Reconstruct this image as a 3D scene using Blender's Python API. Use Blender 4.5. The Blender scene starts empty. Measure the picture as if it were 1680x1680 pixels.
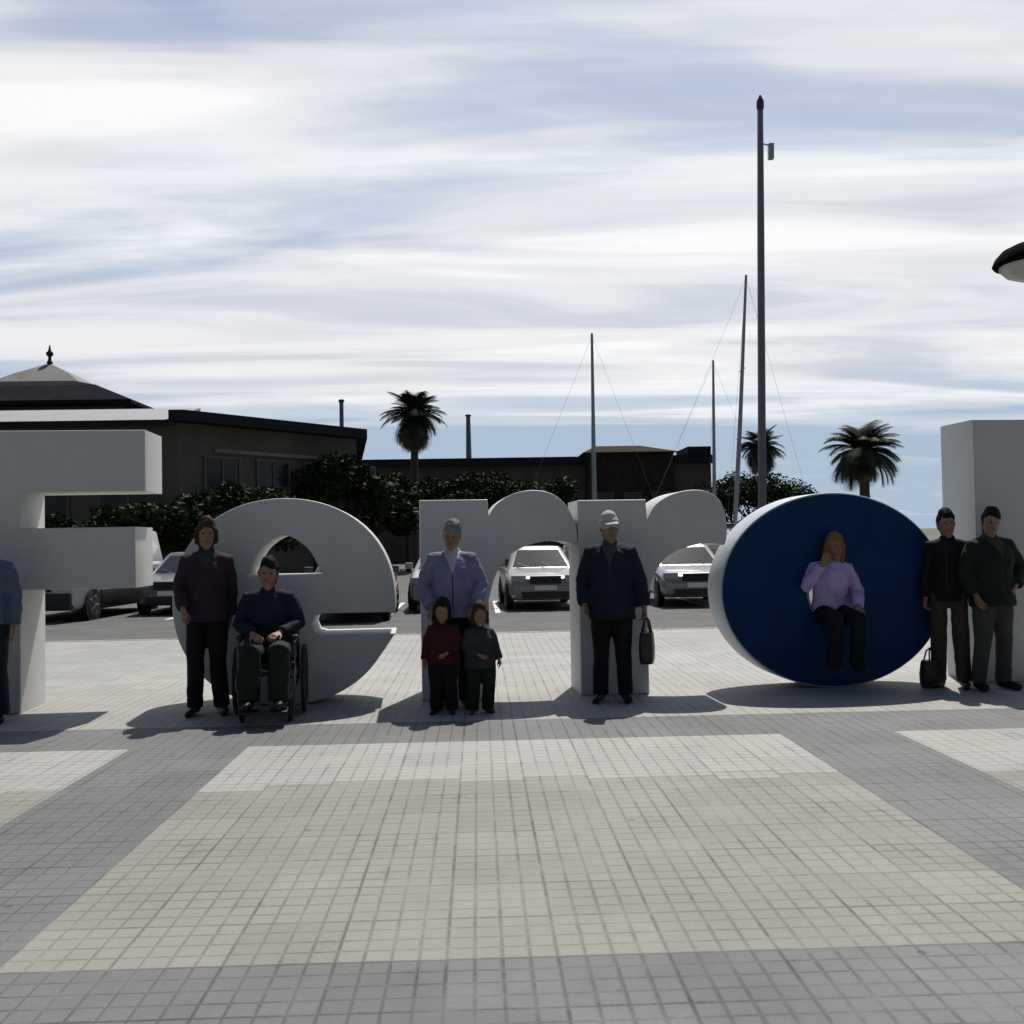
import bpy, bmesh, math, random
from mathutils import Vector, Matrix, noise as mnoise
import numpy as np

R = math.radians
S = bpy.context.scene
COL = S.collection
V = Vector

# ------------------------------------------------------------------ camera
EYE = V((0, 0, 1.5))
YAW, PITCH, ROLL = R(1.9), R(1.57), R(1.0)
fwd = V((math.sin(YAW) * math.cos(PITCH), math.cos(YAW) * math.cos(PITCH), math.sin(PITCH)))
r0 = V((math.cos(YAW), -math.sin(YAW), 0))
u0 = r0.cross(fwd)
rt = r0 * math.cos(ROLL) - u0 * math.sin(ROLL)
up = u0 * math.cos(ROLL) + r0 * math.sin(ROLL)
cam = bpy.data.cameras.new('camera')
camo = bpy.data.objects.new('camera', cam)
COL.objects.link(camo)
cam.sensor_width = 36
cam.lens = 36
cam.clip_end = 6000
m = Matrix((rt, up, -fwd)).transposed().to_4x4()
m.translation = EYE
camo.matrix_world = m
S.camera = camo

# ------------------------------------------------------------------ sky and sun
SUN_A, SUN_B = 0.17, 0.60             # ground shift of a shadow per metre of height, towards -x and -y
sun_dir = V((SUN_A, SUN_B, 1)).normalized()
ELEV = math.asin(sun_dir.z)
AZ = math.atan2(sun_dir.x, sun_dir.y)
w = bpy.data.worlds.new('World')
S.world = w
w.use_nodes = True
nt = w.node_tree
nt.nodes.clear()


def N(tree, kind, **kw):
    n = tree.nodes.new(kind)
    for k, v in kw.items():
        setattr(n, k, v)
    return n


def mth(tree, op, a, b=None, c=None, clamp=False):
    n = tree.nodes.new('ShaderNodeMath')
    n.operation = op
    n.use_clamp = clamp
    for i, x in enumerate((a, b, c)):
        if x is None:
            continue
        if isinstance(x, (int, float)):
            n.inputs[i].default_value = x
        else:
            tree.links.new(x, n.inputs[i])
    return n.outputs[0]


def ramp(tree, fac, stops, interp='EASE'):
    n = tree.nodes.new('ShaderNodeValToRGB')
    n.color_ramp.interpolation = interp
    el = n.color_ramp.elements
    while len(el) < len(stops):
        el.new(0.5)
    for e, (p, c) in zip(el, stops):
        e.position = p
        if isinstance(c, (int, float)):
            c = (c, c, c)
        e.color = (*c, 1)
    tree.links.new(fac, n.inputs[0])
    return n.outputs[0]


def build_sky():
    L = nt.links.new
    out = N(nt, 'ShaderNodeOutputWorld')
    sky = N(nt, 'ShaderNodeTexSky', sky_type='NISHITA')
    sky.sun_disc = False
    sky.sun_elevation = ELEV
    sky.sun_rotation = AZ
    sky.air_density = 1.0
    sky.dust_density = 1.0
    bg1 = N(nt, 'ShaderNodeBackground')
    bg1.inputs[1].default_value = 0.10
    L(sky.outputs[0], bg1.inputs[0])
    tc = N(nt, 'ShaderNodeTexCoord')
    sp = N(nt, 'ShaderNodeSeparateXYZ')
    L(tc.outputs['Generated'], sp.inputs[0])
    x, y, z = sp.outputs
    zz = mth(nt, 'ADD', mth(nt, 'MAXIMUM', z, 0.0), 0.10)
    px = mth(nt, 'DIVIDE', x, zz)
    py = mth(nt, 'DIVIDE', y, zz)
    cb = N(nt, 'ShaderNodeCombineXYZ')
    L(px, cb.inputs[0])
    L(py, cb.inputs[1])

    def layer(rot, sx, sy, off, scale, detail, rough, dist):
        mp = N(nt, 'ShaderNodeMapping')
        mp.inputs['Rotation'].default_value = (0, 0, R(rot))
        mp.inputs['Scale'].default_value = (sx, sy, 1)
        mp.inputs['Location'].default_value = off
        L(cb.outputs[0], mp.inputs[0])
        t = N(nt, 'ShaderNodeTexNoise')
        t.inputs['Scale'].default_value = scale
        t.inputs['Detail'].default_value = detail
        t.inputs['Roughness'].default_value = rough
        t.inputs['Distortion'].default_value = dist
        L(mp.outputs[0], t.inputs[0])
        return t.outputs[0]

    a = layer(16, 0.34, 0.95, (3.1, 1.7, 0), 0.95, 4, 0.5, 0.8)      # broad sheets
    b = layer(11, 0.26, 1.1, (8.3, 4.4, 2), 1.9, 5, 0.52, 1.1)       # combed streaks
    c = layer(20, 0.5, 1.1, (1.3, 9.2, 5), 5.0, 6, 0.6, 0.6)       # fine fibres
    s = mth(nt, 'MULTIPLY', a, 0.75)
    s = mth(nt, 'MULTIPLY_ADD', b, 0.32, s)
    s = mth(nt, 'MULTIPLY_ADD', c, 0.12, s)
    # the sheet thins out towards the horizon and towards the zenith
    hz = ramp(nt, z, [(0.0, 0.0), (0.09, 0.15), (0.16, 0.80), (0.24, 1.0), (0.37, 0.97), (0.45, 0.66), (0.6, 0.35)], 'LINEAR')
    s = mth(nt, 'ADD', s, mth(nt, 'MULTIPLY_ADD', hz, 0.36, -0.300))
    dens = ramp(nt, s, [(0.36, 0.0), (0.46, 0.40), (0.56, 0.85), (0.66, 1.0)], 'EASE')
    # the sheet seen against the sun glows, its far side is dimmer
    glow = mth(nt, 'MULTIPLY_ADD', y, 0.5, 0.5, True)
    val = ramp(nt, glow, [(0.0, (0.07, 0.08, 0.10)), (0.5, (0.13, 0.145, 0.17)), (0.80, (0.80, 0.81, 0.835)), (1.0, (0.86, 0.865, 0.88))], 'LINEAR')
    grey = ramp(nt, b, [(0.36, (0.80, 0.82, 0.865)), (0.50, (1, 1, 1)), (0.66, (1.14, 1.14, 1.13))])
    mul = N(nt, 'ShaderNodeMix', data_type='RGBA', blend_type='MULTIPLY')
    mul.inputs[0].default_value = 1
    mul.clamp_result = False
    L(val, mul.inputs[6])
    L(grey, mul.inputs[7])
    bg2 = N(nt, 'ShaderNodeBackground')
    L(mul.outputs[2], bg2.inputs[0])
    mx = N(nt, 'ShaderNodeMixShader')
    L(dens, mx.inputs[0])
    # pale blue air low over the water
    low = ramp(nt, z, [(0.0, 0.95), (0.11, 0.88), (0.24, 0.45), (0.42, 0.10)], 'LINEAR')
    lowc = ramp(nt, glow, [(0.0, (0.08, 0.10, 0.13)), (0.5, (0.13, 0.165, 0.21)), (0.85, (0.38, 0.49, 0.63)), (1.0, (0.40, 0.51, 0.65))], 'LINEAR')
    bg3 = N(nt, 'ShaderNodeBackground')
    L(lowc, bg3.inputs[0])
    mx0 = N(nt, 'ShaderNodeMixShader')
    L(low, mx0.inputs[0])
    L(bg1.outputs[0], mx0.inputs[1])
    L(bg3.outputs[0], mx0.inputs[2])
    L(mx0.outputs[0], mx.inputs[1])
    L(bg2.outputs[0], mx.inputs[2])
    L(mx.outputs[0], out.inputs[0])


build_sky()
sl = bpy.data.lights.new('sun', 'SUN')
sl.energy = 5.0
sl.angle = R(0.55)
sl.color = (1.0, 0.95, 0.87)
so = bpy.data.objects.new('sun', sl)
COL.objects.link(so)
so.rotation_euler = (-sun_dir).to_track_quat('-Z', 'Y').to_euler()
vs = S.view_settings
vs.view_transform = 'Standard'
vs.look = 'None'
vs.exposure = 0.0
vs.gamma = 1
vs.use_curve_mapping = False


# ------------------------------------------------------------------ helpers: pixels of the survey photo to points
def ray(px, py):
    return (fwd + rt * ((px - 840) / 1680) + up * ((840 - py) / 1680))


def at(px, py, Y):
    d = ray(px, py)
    return EYE + d * ((Y - EYE.y) / d.y)


def ground(px, py, z=0.0):
    d = ray(px, py)
    return EYE + d * ((z - EYE.z) / d.z)


# ------------------------------------------------------------------ helpers: materials
MATS = {}


def mat(name, col, rough=0.6, metal=0.0, spec=0.5, var=0.12, scale=3.0, bump=0.0, bscale=60.0, coat=0.0, dirt=0.0):
    """Principled material whose colour is broken up by two noises (wear), never by light."""
    if name in MATS:
        return MATS[name]
    mt = bpy.data.materials.new(name)
    mt.use_nodes = True
    t = mt.node_tree
    p = t.nodes['Principled BSDF']
    p.inputs['Roughness'].default_value = rough
    p.inputs['Metallic'].default_value = metal
    p.inputs['Specular IOR Level'].default_value = spec
    p.inputs['Coat Weight'].default_value = coat
    tc = N(t, 'ShaderNodeTexCoord')
    nz = N(t, 'ShaderNodeTexNoise')
    nz.inputs['Scale'].default_value = scale
    nz.inputs['Detail'].default_value = 6
    nz.inputs['Roughness'].default_value = 0.6
    t.links.new(tc.outputs['Object'], nz.inputs[0])
    lo = tuple(c * (1 - var) for c in col)
    hi = tuple(min(1, c * (1 + var)) for c in col)
    cr = ramp(t, nz.outputs[0], [(0.30, lo), (0.70, hi)], 'LINEAR')
    if dirt:
        n2 = N(t, 'ShaderNodeTexNoise')
        n2.inputs['Scale'].default_value = scale * 0.45
        n2.inputs['Detail'].default_value = 9
        n2.inputs['Roughness'].default_value = 0.72
        t.links.new(tc.outputs['Object'], n2.inputs[0])
        f = ramp(t, n2.outputs[0], [(0.52, 0.0), (0.72, 1.0)], 'LINEAR')
        mx = N(t, 'ShaderNodeMix', data_type='RGBA')
        t.links.new(mth(t, 'MULTIPLY', f, dirt), mx.inputs[0])
        t.links.new(cr, mx.inputs[6])
        mx.inputs[7].default_value = (col[0] * 0.45, col[1] * 0.43, col[2] * 0.38, 1)
        cr = mx.outputs[2]
    t.links.new(cr, p.inputs['Base Color'])
    if bump:
        n3 = N(t, 'ShaderNodeTexNoise')
        n3.inputs['Scale'].default_value = bscale
        n3.inputs['Detail'].default_value = 4
        t.links.new(tc.outputs['Object'], n3.inputs[0])
        b = N(t, 'ShaderNodeBump')
        b.inputs['Strength'].default_value = bump
        b.inputs['Distance'].default_value = 0.01
        t.links.new(n3.outputs[0], b.inputs['Height'])
        t.links.new(b.outputs[0], p.inputs['Normal'])
    MATS[name] = mt
    return mt


def leafmat(name, dark, light, scale=1.2):
    mt = bpy.data.materials.new(name)
    mt.use_nodes = True
    t = mt.node_tree
    p = t.nodes['Principled BSDF']
    p.inputs['Roughness'].default_value = 0.62
    p.inputs['Specular IOR Level'].default_value = 0.05
    tc = N(t, 'ShaderNodeTexCoord')
    nz = N(t, 'ShaderNodeTexNoise')
    nz.inputs['Scale'].default_value = scale
    nz.inputs['Detail'].default_value = 3
    t.links.new(tc.outputs['Object'], nz.inputs[0])
    c = ramp(t, nz.outputs[0], [(0.35, dark), (0.68, light)], 'LINEAR')
    t.links.new(c, p.inputs['Base Color'])
    MATS[name] = mt
    return mt


def plaza_mat():
    """Paving: 4 m panels of pale tile between bands of grey tile, every tile four by four studs of 10 cm."""
    mt = bpy.data.materials.new('plaza_tile')
    mt.use_nodes = True
    t = mt.node_tree
    L = t.links.new
    p = t.nodes['Principled BSDF']
    tc = N(t, 'ShaderNodeTexCoord')
    sp = N(t, 'ShaderNodeSeparateXYZ')
    L(tc.outputs['Object'], sp.inputs[0])
    x, y, _ = sp.outputs
    PER, W = 4.87, 4.0
    PX, PY = -1.74, 3.72

    def saw(v, off, per):
        a = mth(t, 'SUBTRACT', v, off)
        q = mth(t, 'DIVIDE', a, per)
        return mth(t, 'MULTIPLY', mth(t, 'SUBTRACT', q, mth(t, 'FLOOR', q)), per), mth(t, 'FLOOR', q)

    mx_, ix = saw(x, PX, PER)
    my_, iy = saw(y, PY, PER)
    inx = mth(t, 'LESS_THAN', mx_, W)
    iny = mth(t, 'LESS_THAN', my_, W)
    behind = mth(t, 'GREATER_THAN', y, 8.6)          # beyond the letters the paving is pale throughout
    panel = mth(t, 'MAXIMUM', mth(t, 'MULTIPLY', inx, iny), behind)

    def groove(v, off, per, half):
        s, i = saw(v, off, per)
        d = mth(t, 'MINIMUM', s, mth(t, 'SUBTRACT', per, s))
        return mth(t, 'SUBTRACT', 1.0, mth(t, 'DIVIDE', d, half, None, True)), i

    gx, jx = groove(x, PX, 0.1, 0.011)
    gy, jy = groove(y, PY, 0.1, 0.011)
    tx, kx = groove(x, PX, 0.4, 0.010)
    ty, ky = groove(y, PY, 0.4, 0.012)
    stud = mth(t, 'MAXIMUM', gx, gy)
    tile = mth(t, 'MAXIMUM', tx, ty)
    # one tone per tile
    cb = N(t, 'ShaderNodeCombineXYZ')
    L(kx, cb.inputs[0])
    L(ky, cb.inputs[1])
    wn = N(t, 'ShaderNodeTexWhiteNoise', noise_dimensions='2D')
    L(cb.outputs[0], wn.inputs[0])
    # one tone per panel
    cb2 = N(t, 'ShaderNodeCombineXYZ')
    L(ix, cb2.inputs[0])
    L(iy, cb2.inputs[1])
    n1 = N(t, 'ShaderNodeTexNoise')
    n1.inputs['Scale'].default_value = 0.9
    n1.inputs['Detail'].default_value = 8
    n1.inputs['Roughness'].default_value = 0.68
    L(tc.outputs['Object'], n1.inputs[0])
    n2 = N(t, 'ShaderNodeTexNoise')
    n2.inputs['Scale'].default_value = 60
    n2.inputs['Detail'].default_value = 4
    L(tc.outputs['Object'], n2.inputs[0])
    pale = ramp(t, n1.outputs[0], [(0.28, (0.198, 0.191, 0.167)), (0.5, (0.224, 0.217, 0.192)), (0.72, (0.250, 0.243, 0.218))], 'LINEAR')
    grey = ramp(t, n1.outputs[0], [(0.28, (0.106, 0.109, 0.110)), (0.72, (0.156, 0.160, 0.162))], 'LINEAR')
    # the last rows of every panel are a whiter tile
    white = ramp(t, n1.outputs[0], [(0.28, (0.285, 0.282, 0.266)), (0.72, (0.340, 0.337, 0.320))], 'LINEAR')
    mw = N(t, 'ShaderNodeMix', data_type='RGBA')
    L(mth(t, 'MAXIMUM', mth(t, 'MULTIPLY', behind, 0.8), mth(t, 'GREATER_THAN', mth(t, 'MULTIPLY_ADD', wn.outputs[0], -0.25, my_), 2.62)), mw.inputs[0])
    L(pale, mw.inputs[6])
    L(white, mw.inputs[7])
    mx = N(t, 'ShaderNodeMix', data_type='RGBA')
    L(panel, mx.inputs[0])
    L(grey, mx.inputs[6])
    L(mw.outputs[2], mx.inputs[7])
    n4 = N(t, 'ShaderNodeTexNoise')
    n4.inputs['Scale'].default_value = 2.6
    n4.inputs['Detail'].default_value = 6
    n4.inputs['Roughness'].default_value = 0.7
    L(tc.outputs['Object'], n4.inputs[0])
    wearf = ramp(t, n4.outputs[0], [(0.36, 0.35), (0.62, 1.35)], 'LINEAR')
    stud = mth(t, 'MULTIPLY', stud, wearf)
    tile = mth(t, 'MULTIPLY', tile, wearf)
    stain = ramp(t, n4.outputs[0], [(0.60, 1.0), (0.74, 0.72)], 'LINEAR')
    k = mth(t, 'MULTIPLY_ADD', wn.outputs[0], 0.14, 0.93)
    k = mth(t, 'MULTIPLY', k, stain)
    k = mth(t, 'MULTIPLY', k, mth(t, 'MULTIPLY_ADD', n2.outputs[0], 0.30, 0.85))
    # drips of chewing gum and old stains
    vo = N(t, 'ShaderNodeTexVoronoi')
    vo.inputs['Scale'].default_value = 1.7
    L(tc.outputs['Object'], vo.inputs[0])
    gum = mth(t, 'LESS_THAN', vo.outputs[0], 0.035)
    k = mth(t, 'MULTIPLY', k, mth(t, 'MULTIPLY_ADD', gum, -0.35, 1.0))
    k = mth(t, 'MULTIPLY', k, mth(t, 'MULTIPLY_ADD', stud, -0.30, 1.0))
    k = mth(t, 'MULTIPLY', k, mth(t, 'MULTIPLY_ADD', tile, -0.28, 1.0))
    m2 = N(t, 'ShaderNodeMix', data_type='RGBA', blend_type='MULTIPLY')
    m2.inputs[0].default_value = 1
    L(mx.outputs[2], m2.inputs[6])
    L(k, m2.inputs[7])
    L(m2.outputs[2], p.inputs['Base Color'])
    L(mth(t, 'MULTIPLY_ADD', n1.outputs[0], -0.25, 0.78), p.inputs['Roughness'])
    p.inputs['Specular IOR Level'].default_value = 0.25
    h = mth(t, 'MULTIPLY_ADD', n2.outputs[0], 0.25, mth(t, 'MULTIPLY', mth(t, 'MAXIMUM', stud, tile), -1.0))
    b = N(t, 'ShaderNodeBump')
    b.inputs['Strength'].default_value = 0.55
    b.inputs['Distance'].default_value = 0.006
    L(h, b.inputs['Height'])
    L(b.outputs[0], p.inputs['Normal'])
    return mt


# ------------------------------------------------------------------ helpers: meshes and objects
def tag(o, label=None, cat=None, group=None, kind=None):
    if label:
        o['label'] = label
    if cat:
        o['category'] = cat
    if group:
        o['group'] = group
    if kind:
        o['kind'] = kind
    return o


def link(name, me, parent=None, loc=None):
    o = bpy.data.objects.new(name, me)
    COL.objects.link(o)
    if parent:
        o.parent = parent
    if loc is not None:
        o.location = loc
    return o


def empty(name, loc=(0, 0, 0), rz=0.0):
    o = bpy.data.objects.new(name, None)
    o.empty_display_size = 0.1
    COL.objects.link(o)
    o.location = loc
    o.rotation_euler = (0, 0, rz)
    return o


def finish(bm, name, material, parent=None, smooth=False, bevel=0.0, loc=None, angle=40):
    me = bpy.data.meshes.new(name)
    if bevel:
        es = [e for e in bm.edges if len(e.link_faces) == 2 and e.calc_face_angle(0) > R(30)]
        bmesh.ops.bevel(bm, geom=es, offset=bevel, segments=2, profile=0.6, affect='EDGES', clamp_overlap=True)
    bmesh.ops.recalc_face_normals(bm, faces=bm.faces)
    bm.to_mesh(me)
    bm.free()
    for mm in (material if isinstance(material, (list, tuple)) else [material]):
        me.materials.append(mm)
    if smooth or bevel:
        me.shade_smooth()
        me.set_sharp_from_angle(angle=R(angle))
    return link(name, me, parent, loc)


def box(bm, c, s, rz=0.0, rot=None):
    mm = Matrix.Translation(V(c)) @ (rot.to_4x4() if rot else Matrix.Rotation(rz, 4, 'Z')) @ Matrix.Diagonal((*s, 1))
    return bmesh.ops.create_cube(bm, size=1, matrix=mm)['verts']


def prism(bm, poly, z0, z1):
    lo = [bm.verts.new((x, y, z0)) for x, y in poly]
    hi = [bm.verts.new((x, y, z1)) for x, y in poly]
    n = len(poly)
    bm.faces.new(lo[::-1])
    bm.faces.new(hi)
    for i in range(n):
        bm.faces.new((lo[i], lo[(i + 1) % n], hi[(i + 1) % n], hi[i]))


def loft(bm, rings, closed=True):
    rv = [[bm.verts.new(p) for p in r] for r in rings]
    n = len(rings[0])
    for a, b in zip(rv[:-1], rv[1:]):
        for i in range(n):
            bm.faces.new((a[i], a[(i + 1) % n], b[(i + 1) % n], b[i]))
    if closed:
        bm.faces.new(rv[0][::-1])
        bm.faces.new(rv[-1])


def lathe(bm, prof, n=24, axis='Z', c=(0, 0, 0)):
    c = V(c)
    rings = []
    for r, h in prof:
        ring = []
        for i in range(n):
            a = 2 * math.pi * i / n
            x, y = math.cos(a) * max(r, 1e-4), math.sin(a) * max(r, 1e-4)
            ring.append(c + (V((x, y, h)) if axis == 'Z' else V((h, x, y)) if axis == 'X' else V((y, h, x))))
        rings.append(ring)
    loft(bm, rings)


def chain(bm, pts, radii, lat=None, n=14, f0=False, f1=False):
    """A closed tube through pts with elliptical sections (radius along lat, radius across) and round ends."""
    pts = [V(p) for p in pts]
    rr = [(r, r) if isinstance(r, (int, float)) else r for r in radii]
    k = len(pts)
    rings = []
    prev = V(lat) if lat is not None else None
    frames = []
    for i in range(k):
        t = (pts[min(i + 1, k - 1)] - pts[max(i - 1, 0)]).normalized()
        if prev is None:
            prev = t.orthogonal()
        a = prev - t * prev.dot(t)
        if a.length < 1e-4:
            a = t.orthogonal()
        a.normalize()
        if lat is None:
            prev = a
        frames.append((t, a, t.cross(a).normalized()))

    def ring(c, a, b, ra, rb):
        return [c + a * (ra * math.cos(2 * math.pi * j / n)) + b * (rb * math.sin(2 * math.pi * j / n)) for j in range(n)]

    t, a, b = frames[0]
    ra, rb = rr[0]
    rm = min(ra, rb)
    for off, sc in (() if f0 else ((0.99, 0.12), (0.85, 0.52), (0.5, 0.86))):
        rings.append(ring(pts[0] - t * rm * off, a, b, ra * sc, rb * sc))
    for i in range(k):
        t, a, b = frames[i]
        rings.append(ring(pts[i], a, b, *rr[i]))
    ra, rb = rr[-1]
    rm = min(ra, rb)
    t, a, b = frames[-1]
    for off, sc in (() if f1 else ((0.5, 0.86), (0.85, 0.52), (0.99, 0.12))):
        rings.append(ring(pts[-1] + t * rm * off, a, b, ra * sc, rb * sc))
    loft(bm, rings)


def tube(bm, pts, r, n=8):
    chain(bm, pts, [r] * len(pts) if isinstance(r, (int, float)) else r, None, n)


def remeshed(bm, voxel, smooth=2):
    """Fuse overlapping closed shapes into one continuous skin."""
    bmesh.ops.recalc_face_normals(bm, faces=bm.faces)
    me = bpy.data.meshes.new('tmp')
    bm.to_mesh(me)
    bm.free()
    o = bpy.data.objects.new('tmp', me)
    COL.objects.link(o)
    md = o.modifiers.new('r', 'REMESH')
    md.mode = 'VOXEL'
    md.voxel_size = voxel
    if smooth:
        ms = o.modifiers.new('s', 'SMOOTH')
        ms.factor = 0.5
        ms.iterations = smooth
    dg = bpy.context.evaluated_depsgraph_get()
    out = bpy.data.meshes.new_from_object(o.evaluated_get(dg))
    bpy.data.objects.remove(o)
    bpy.data.meshes.remove(me)
    out.shade_smooth()
    return out


def copy_tree(o, parent=None):
    c = o.copy()
    COL.objects.link(c)
    if parent:
        c.parent = parent
    for ch in list(o.children):
        copy_tree(ch, c)
    return c


# ------------------------------------------------------------------ the setting
M_asphalt = mat('asphalt', (0.075, 0.074, 0.072), 0.85, var=0.25, scale=1.2, bump=0.4, bscale=120, dirt=0.25)
M_kerb = mat('kerb_stone', (0.24, 0.23, 0.21), 0.8, var=0.15, scale=5, bump=0.3, dirt=0.3)
GZ = -0.13
PLAZA_BACK = 16.6

bm = bmesh.new()
for i in range(9):
    for j in range(9):
        bm.verts.new((-2600 + i * 650, -200 + j * 450, GZ))
bm.verts.ensure_lookup_table()
for i in range(8):
    for j in range(8):
        q = i * 9 + j
        bm.faces.new([bm.verts[k] for k in (q, q + 9, q + 10, q + 1)])
tag(finish(bm, 'ground', M_asphalt), kind='structure')

bm = bmesh.new()
prism(bm, [(-40, -14), (40, -14), (40, PLAZA_BACK), (-40, PLAZA_BACK)], GZ - 0.1, 0.0)
tag(finish(bm, 'plaza_pavement', plaza_mat()), kind='structure')
bm = bmesh.new()
for i in range(80):
    box(bm, (-39.5 + i, PLAZA_BACK + 0.077, GZ / 2 - 0.048), (0.985, 0.15, 0.11 + 0.13))
tag(finish(bm, 'kerb', M_kerb, bevel=0.012), kind='structure')

# painted bay lines on the road behind the plaza
M_paint = mat('road_paint', (0.62, 0.62, 0.6), 0.7, var=0.2, scale=8, dirt=0.5)
bm = bmesh.new()
for i in range(-7, 9):
    x = 0.35 + i * 2.45
    v = [bm.verts.new(p) for p in ((x, 23.0, GZ + 0.004), (x + 0.12, 23.0, GZ + 0.004), (x + 0.12, 27.6, GZ + 0.004), (x, 27.6, GZ + 0.004))]
    bm.faces.new(v)
tag(finish(bm, 'road_marking', M_paint), kind='structure')

# harbour basin beyond the road
wm = bpy.data.materials.new('harbour_water')
wm.use_nodes = True
t = wm.node_tree
p = t.nodes['Principled BSDF']
p.inputs['Base Color'].default_value = (0.02, 0.045, 0.06, 1)
p.inputs['Roughness'].default_value = 0.12
tc = N(t, 'ShaderNodeTexCoord')
nz = N(t, 'ShaderNodeTexNoise')
nz.inputs['Scale'].default_value = 1.4
nz.inputs['Detail'].default_value = 5
t.links.new(tc.outputs['Object'], nz.inputs[0])
b = N(t, 'ShaderNodeBump')
b.inputs['Strength'].default_value = 0.35
b.inputs['Distance'].default_value = 0.2
t.links.new(nz.outputs[0], b.inputs['Height'])
t.links.new(b.outputs[0], p.inputs['Normal'])
bm = bmesh.new()
v = [bm.verts.new(q) for q in ((2.6, 42, GZ + 0.008), (140, 42, GZ + 0.008), (140, 62, GZ + 0.008), (2.6, 62, GZ + 0.008))]
bm.faces.new(v)
tag(finish(bm, 'water', wm), kind='structure')
bm = bmesh.new()
box(bm, (71, 41.8, GZ + 0.10), (138, 0.4, 0.24))
box(bm, (71, 62.2, GZ + 0.10), (138, 0.4, 0.24))
box(bm, (2.3, 52, GZ + 0.10), (0.4, 20.8, 0.24))
tag(finish(bm, 'quay_kerb', M_kerb, bevel=0.02), kind='structure')

# far low hills across the estuary
M_hill = mat('hill_scrub', (0.07, 0.085, 0.055), 0.9, var=0.35, scale=0.02)
bm = bmesh.new()
rings = []
for k in range(3):
    row = []
    for i in range(120):
        a = R(-75) + R(150) * i / 119
        rad = (620, 760, 980)[k]
        h = (GZ - 2, 2 + 2 * mnoise.noise(V((a * 3, 2.2, 0))) + 2 * mnoise.noise(V((a * 14, 1, 0))), 4 + 3 * mnoise.noise(V((a * 2.2, 7.7, 0))))[k]
        row.append(bm.verts.new((math.sin(a) * rad, math.cos(a) * rad, h)))
    rings.append(row)
for r1, r2 in zip(rings[:-1], rings[1:]):
    for i in range(119):
        bm.faces.new((r1[i], r1[i + 1], r2[i + 1], r2[i]))
tag(finish(bm, 'hills', M_hill, smooth=True), kind='structure')

# ------------------------------------------------------------------ the giant letters
ROW_DIR = V((math.cos(R(3.5)), math.sin(R(3.5)), 0))
ROW_N = V((ROW_DIR.y, -ROW_DIR.x, 0))          # out of the front face, towards the camera
ROW_P = V((0, 9.75, 0))
THICK = 0.64
LROT = R(3.5)


def face_pt(px, py):
    """Pixel to (distance along the row, height) on the common front plane of the letters."""
    d = ray(px, py)
    k = (ROW_P - EYE).dot(ROW_N) / d.dot(ROW_N)
    q = EYE + d * k
    return ((q - ROW_P).dot(ROW_DIR), q.z)


def smooth_closed(pts, sub=6):
    out = []
    n = len(pts)
    for i in range(n):
        p0, p1, p2, p3 = (V((*pts[(i + k) % n], 0)) for k in (-1, 0, 1, 2))
        for j in range(sub):
            t = j / sub
            q = 0.5 * ((2 * p1) + (p2 - p0) * t + (2 * p0 - 5 * p1 + 4 * p2 - p3) * t * t + (3 * p1 - p0 - 3 * p2 + p3) * t ** 3)
            out.append((q.x, q.y))
    return out


def smooth_open(pts, sub=6):
    out = []
    n = len(pts)
    for i in range(n - 1):
        p0, p1, p2, p3 = (V((*pts[max(0, min(n - 1, i + k))], 0)) for k in (-1, 0, 1, 2))
        for j in range(sub):
            t = j / sub
            q = 0.5 * ((2 * p1) + (p2 - p0) * t + (2 * p0 - 5 * p1 + 4 * p2 - p3) * t * t + (3 * p1 - p0 - 3 * p2 + p3) * t ** 3)
            out.append((q.x, q.y))
    out.append(tuple(pts[-1]))
    return out


def letter_mesh(outlines, thick, bevel=0.012, y0=0.0):
    """outlines: closed loops of (s, z) on the front plane; extruded back, edges eased."""
    cu = bpy.data.curves.new('c', 'CURVE')
    cu.dimensions = '2D'
    cu.fill_mode = 'BOTH'
    cu.extrude = thick / 2 - bevel
    cu.bevel_depth = bevel
    cu.bevel_resolution = 2
    cu.offset = -bevel
    for lp in outlines:
        s = cu.splines.new('POLY')
        s.points.add(len(lp) - 1)
        for pt, (a, b) in zip(s.points, lp):
            pt.co = (a, b, 0, 1)
        s.use_cyclic_u = True
    o = bpy.data.objects.new('tmp', cu)
    COL.objects.link(o)
    dg = bpy.context.evaluated_depsgraph_get()
    me = bpy.data.meshes.new_from_object(o.evaluated_get(dg))
    bpy.data.objects.remove(o)
    # curve plane xy, depth z  ->  x along the row, z up, depth y from the front plane backwards
    me.transform(Matrix(((1, 0, 0, 0), (0, 0, -1, thick / 2 + y0), (0, 1, 0, 0), (0, 0, 0, 1))))
    me.shade_smooth()
    me.set_sharp_from_angle(angle=R(35))
    return me


M_letter = mat('letter_white_paint', (0.52, 0.525, 0.51), 0.5, var=0.05, scale=1.6, bump=0.05, bscale=30, dirt=0.32)
M_letter_blue = mat('letter_blue_paint', (0.002, 0.033, 0.108), 0.5, spec=0.15, var=0.22, scale=2.2, bump=0.04, bscale=30, dirt=0.12)
M_letter_rim = mat('letter_rim_paint', (0.46, 0.50, 0.55), 0.5, var=0.06, scale=1.6, dirt=0.3)


def letter(outlines, cx, material, label, thick=THICK):
    me = letter_mesh([[(s - cx, z) for s, z in lp] for lp in outlines], thick)
    me.materials.append(material)
    o = link('letter_sculpture', me)
    o.location = ROW_P + ROW_DIR * cx
    o.rotation_euler = (0, 0, LROT)
    return tag(o, label, 'letter', 'giant letters standing in a row on the plaza')


def sx(px, py=950):
    return face_pt(px, py)[0]


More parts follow.
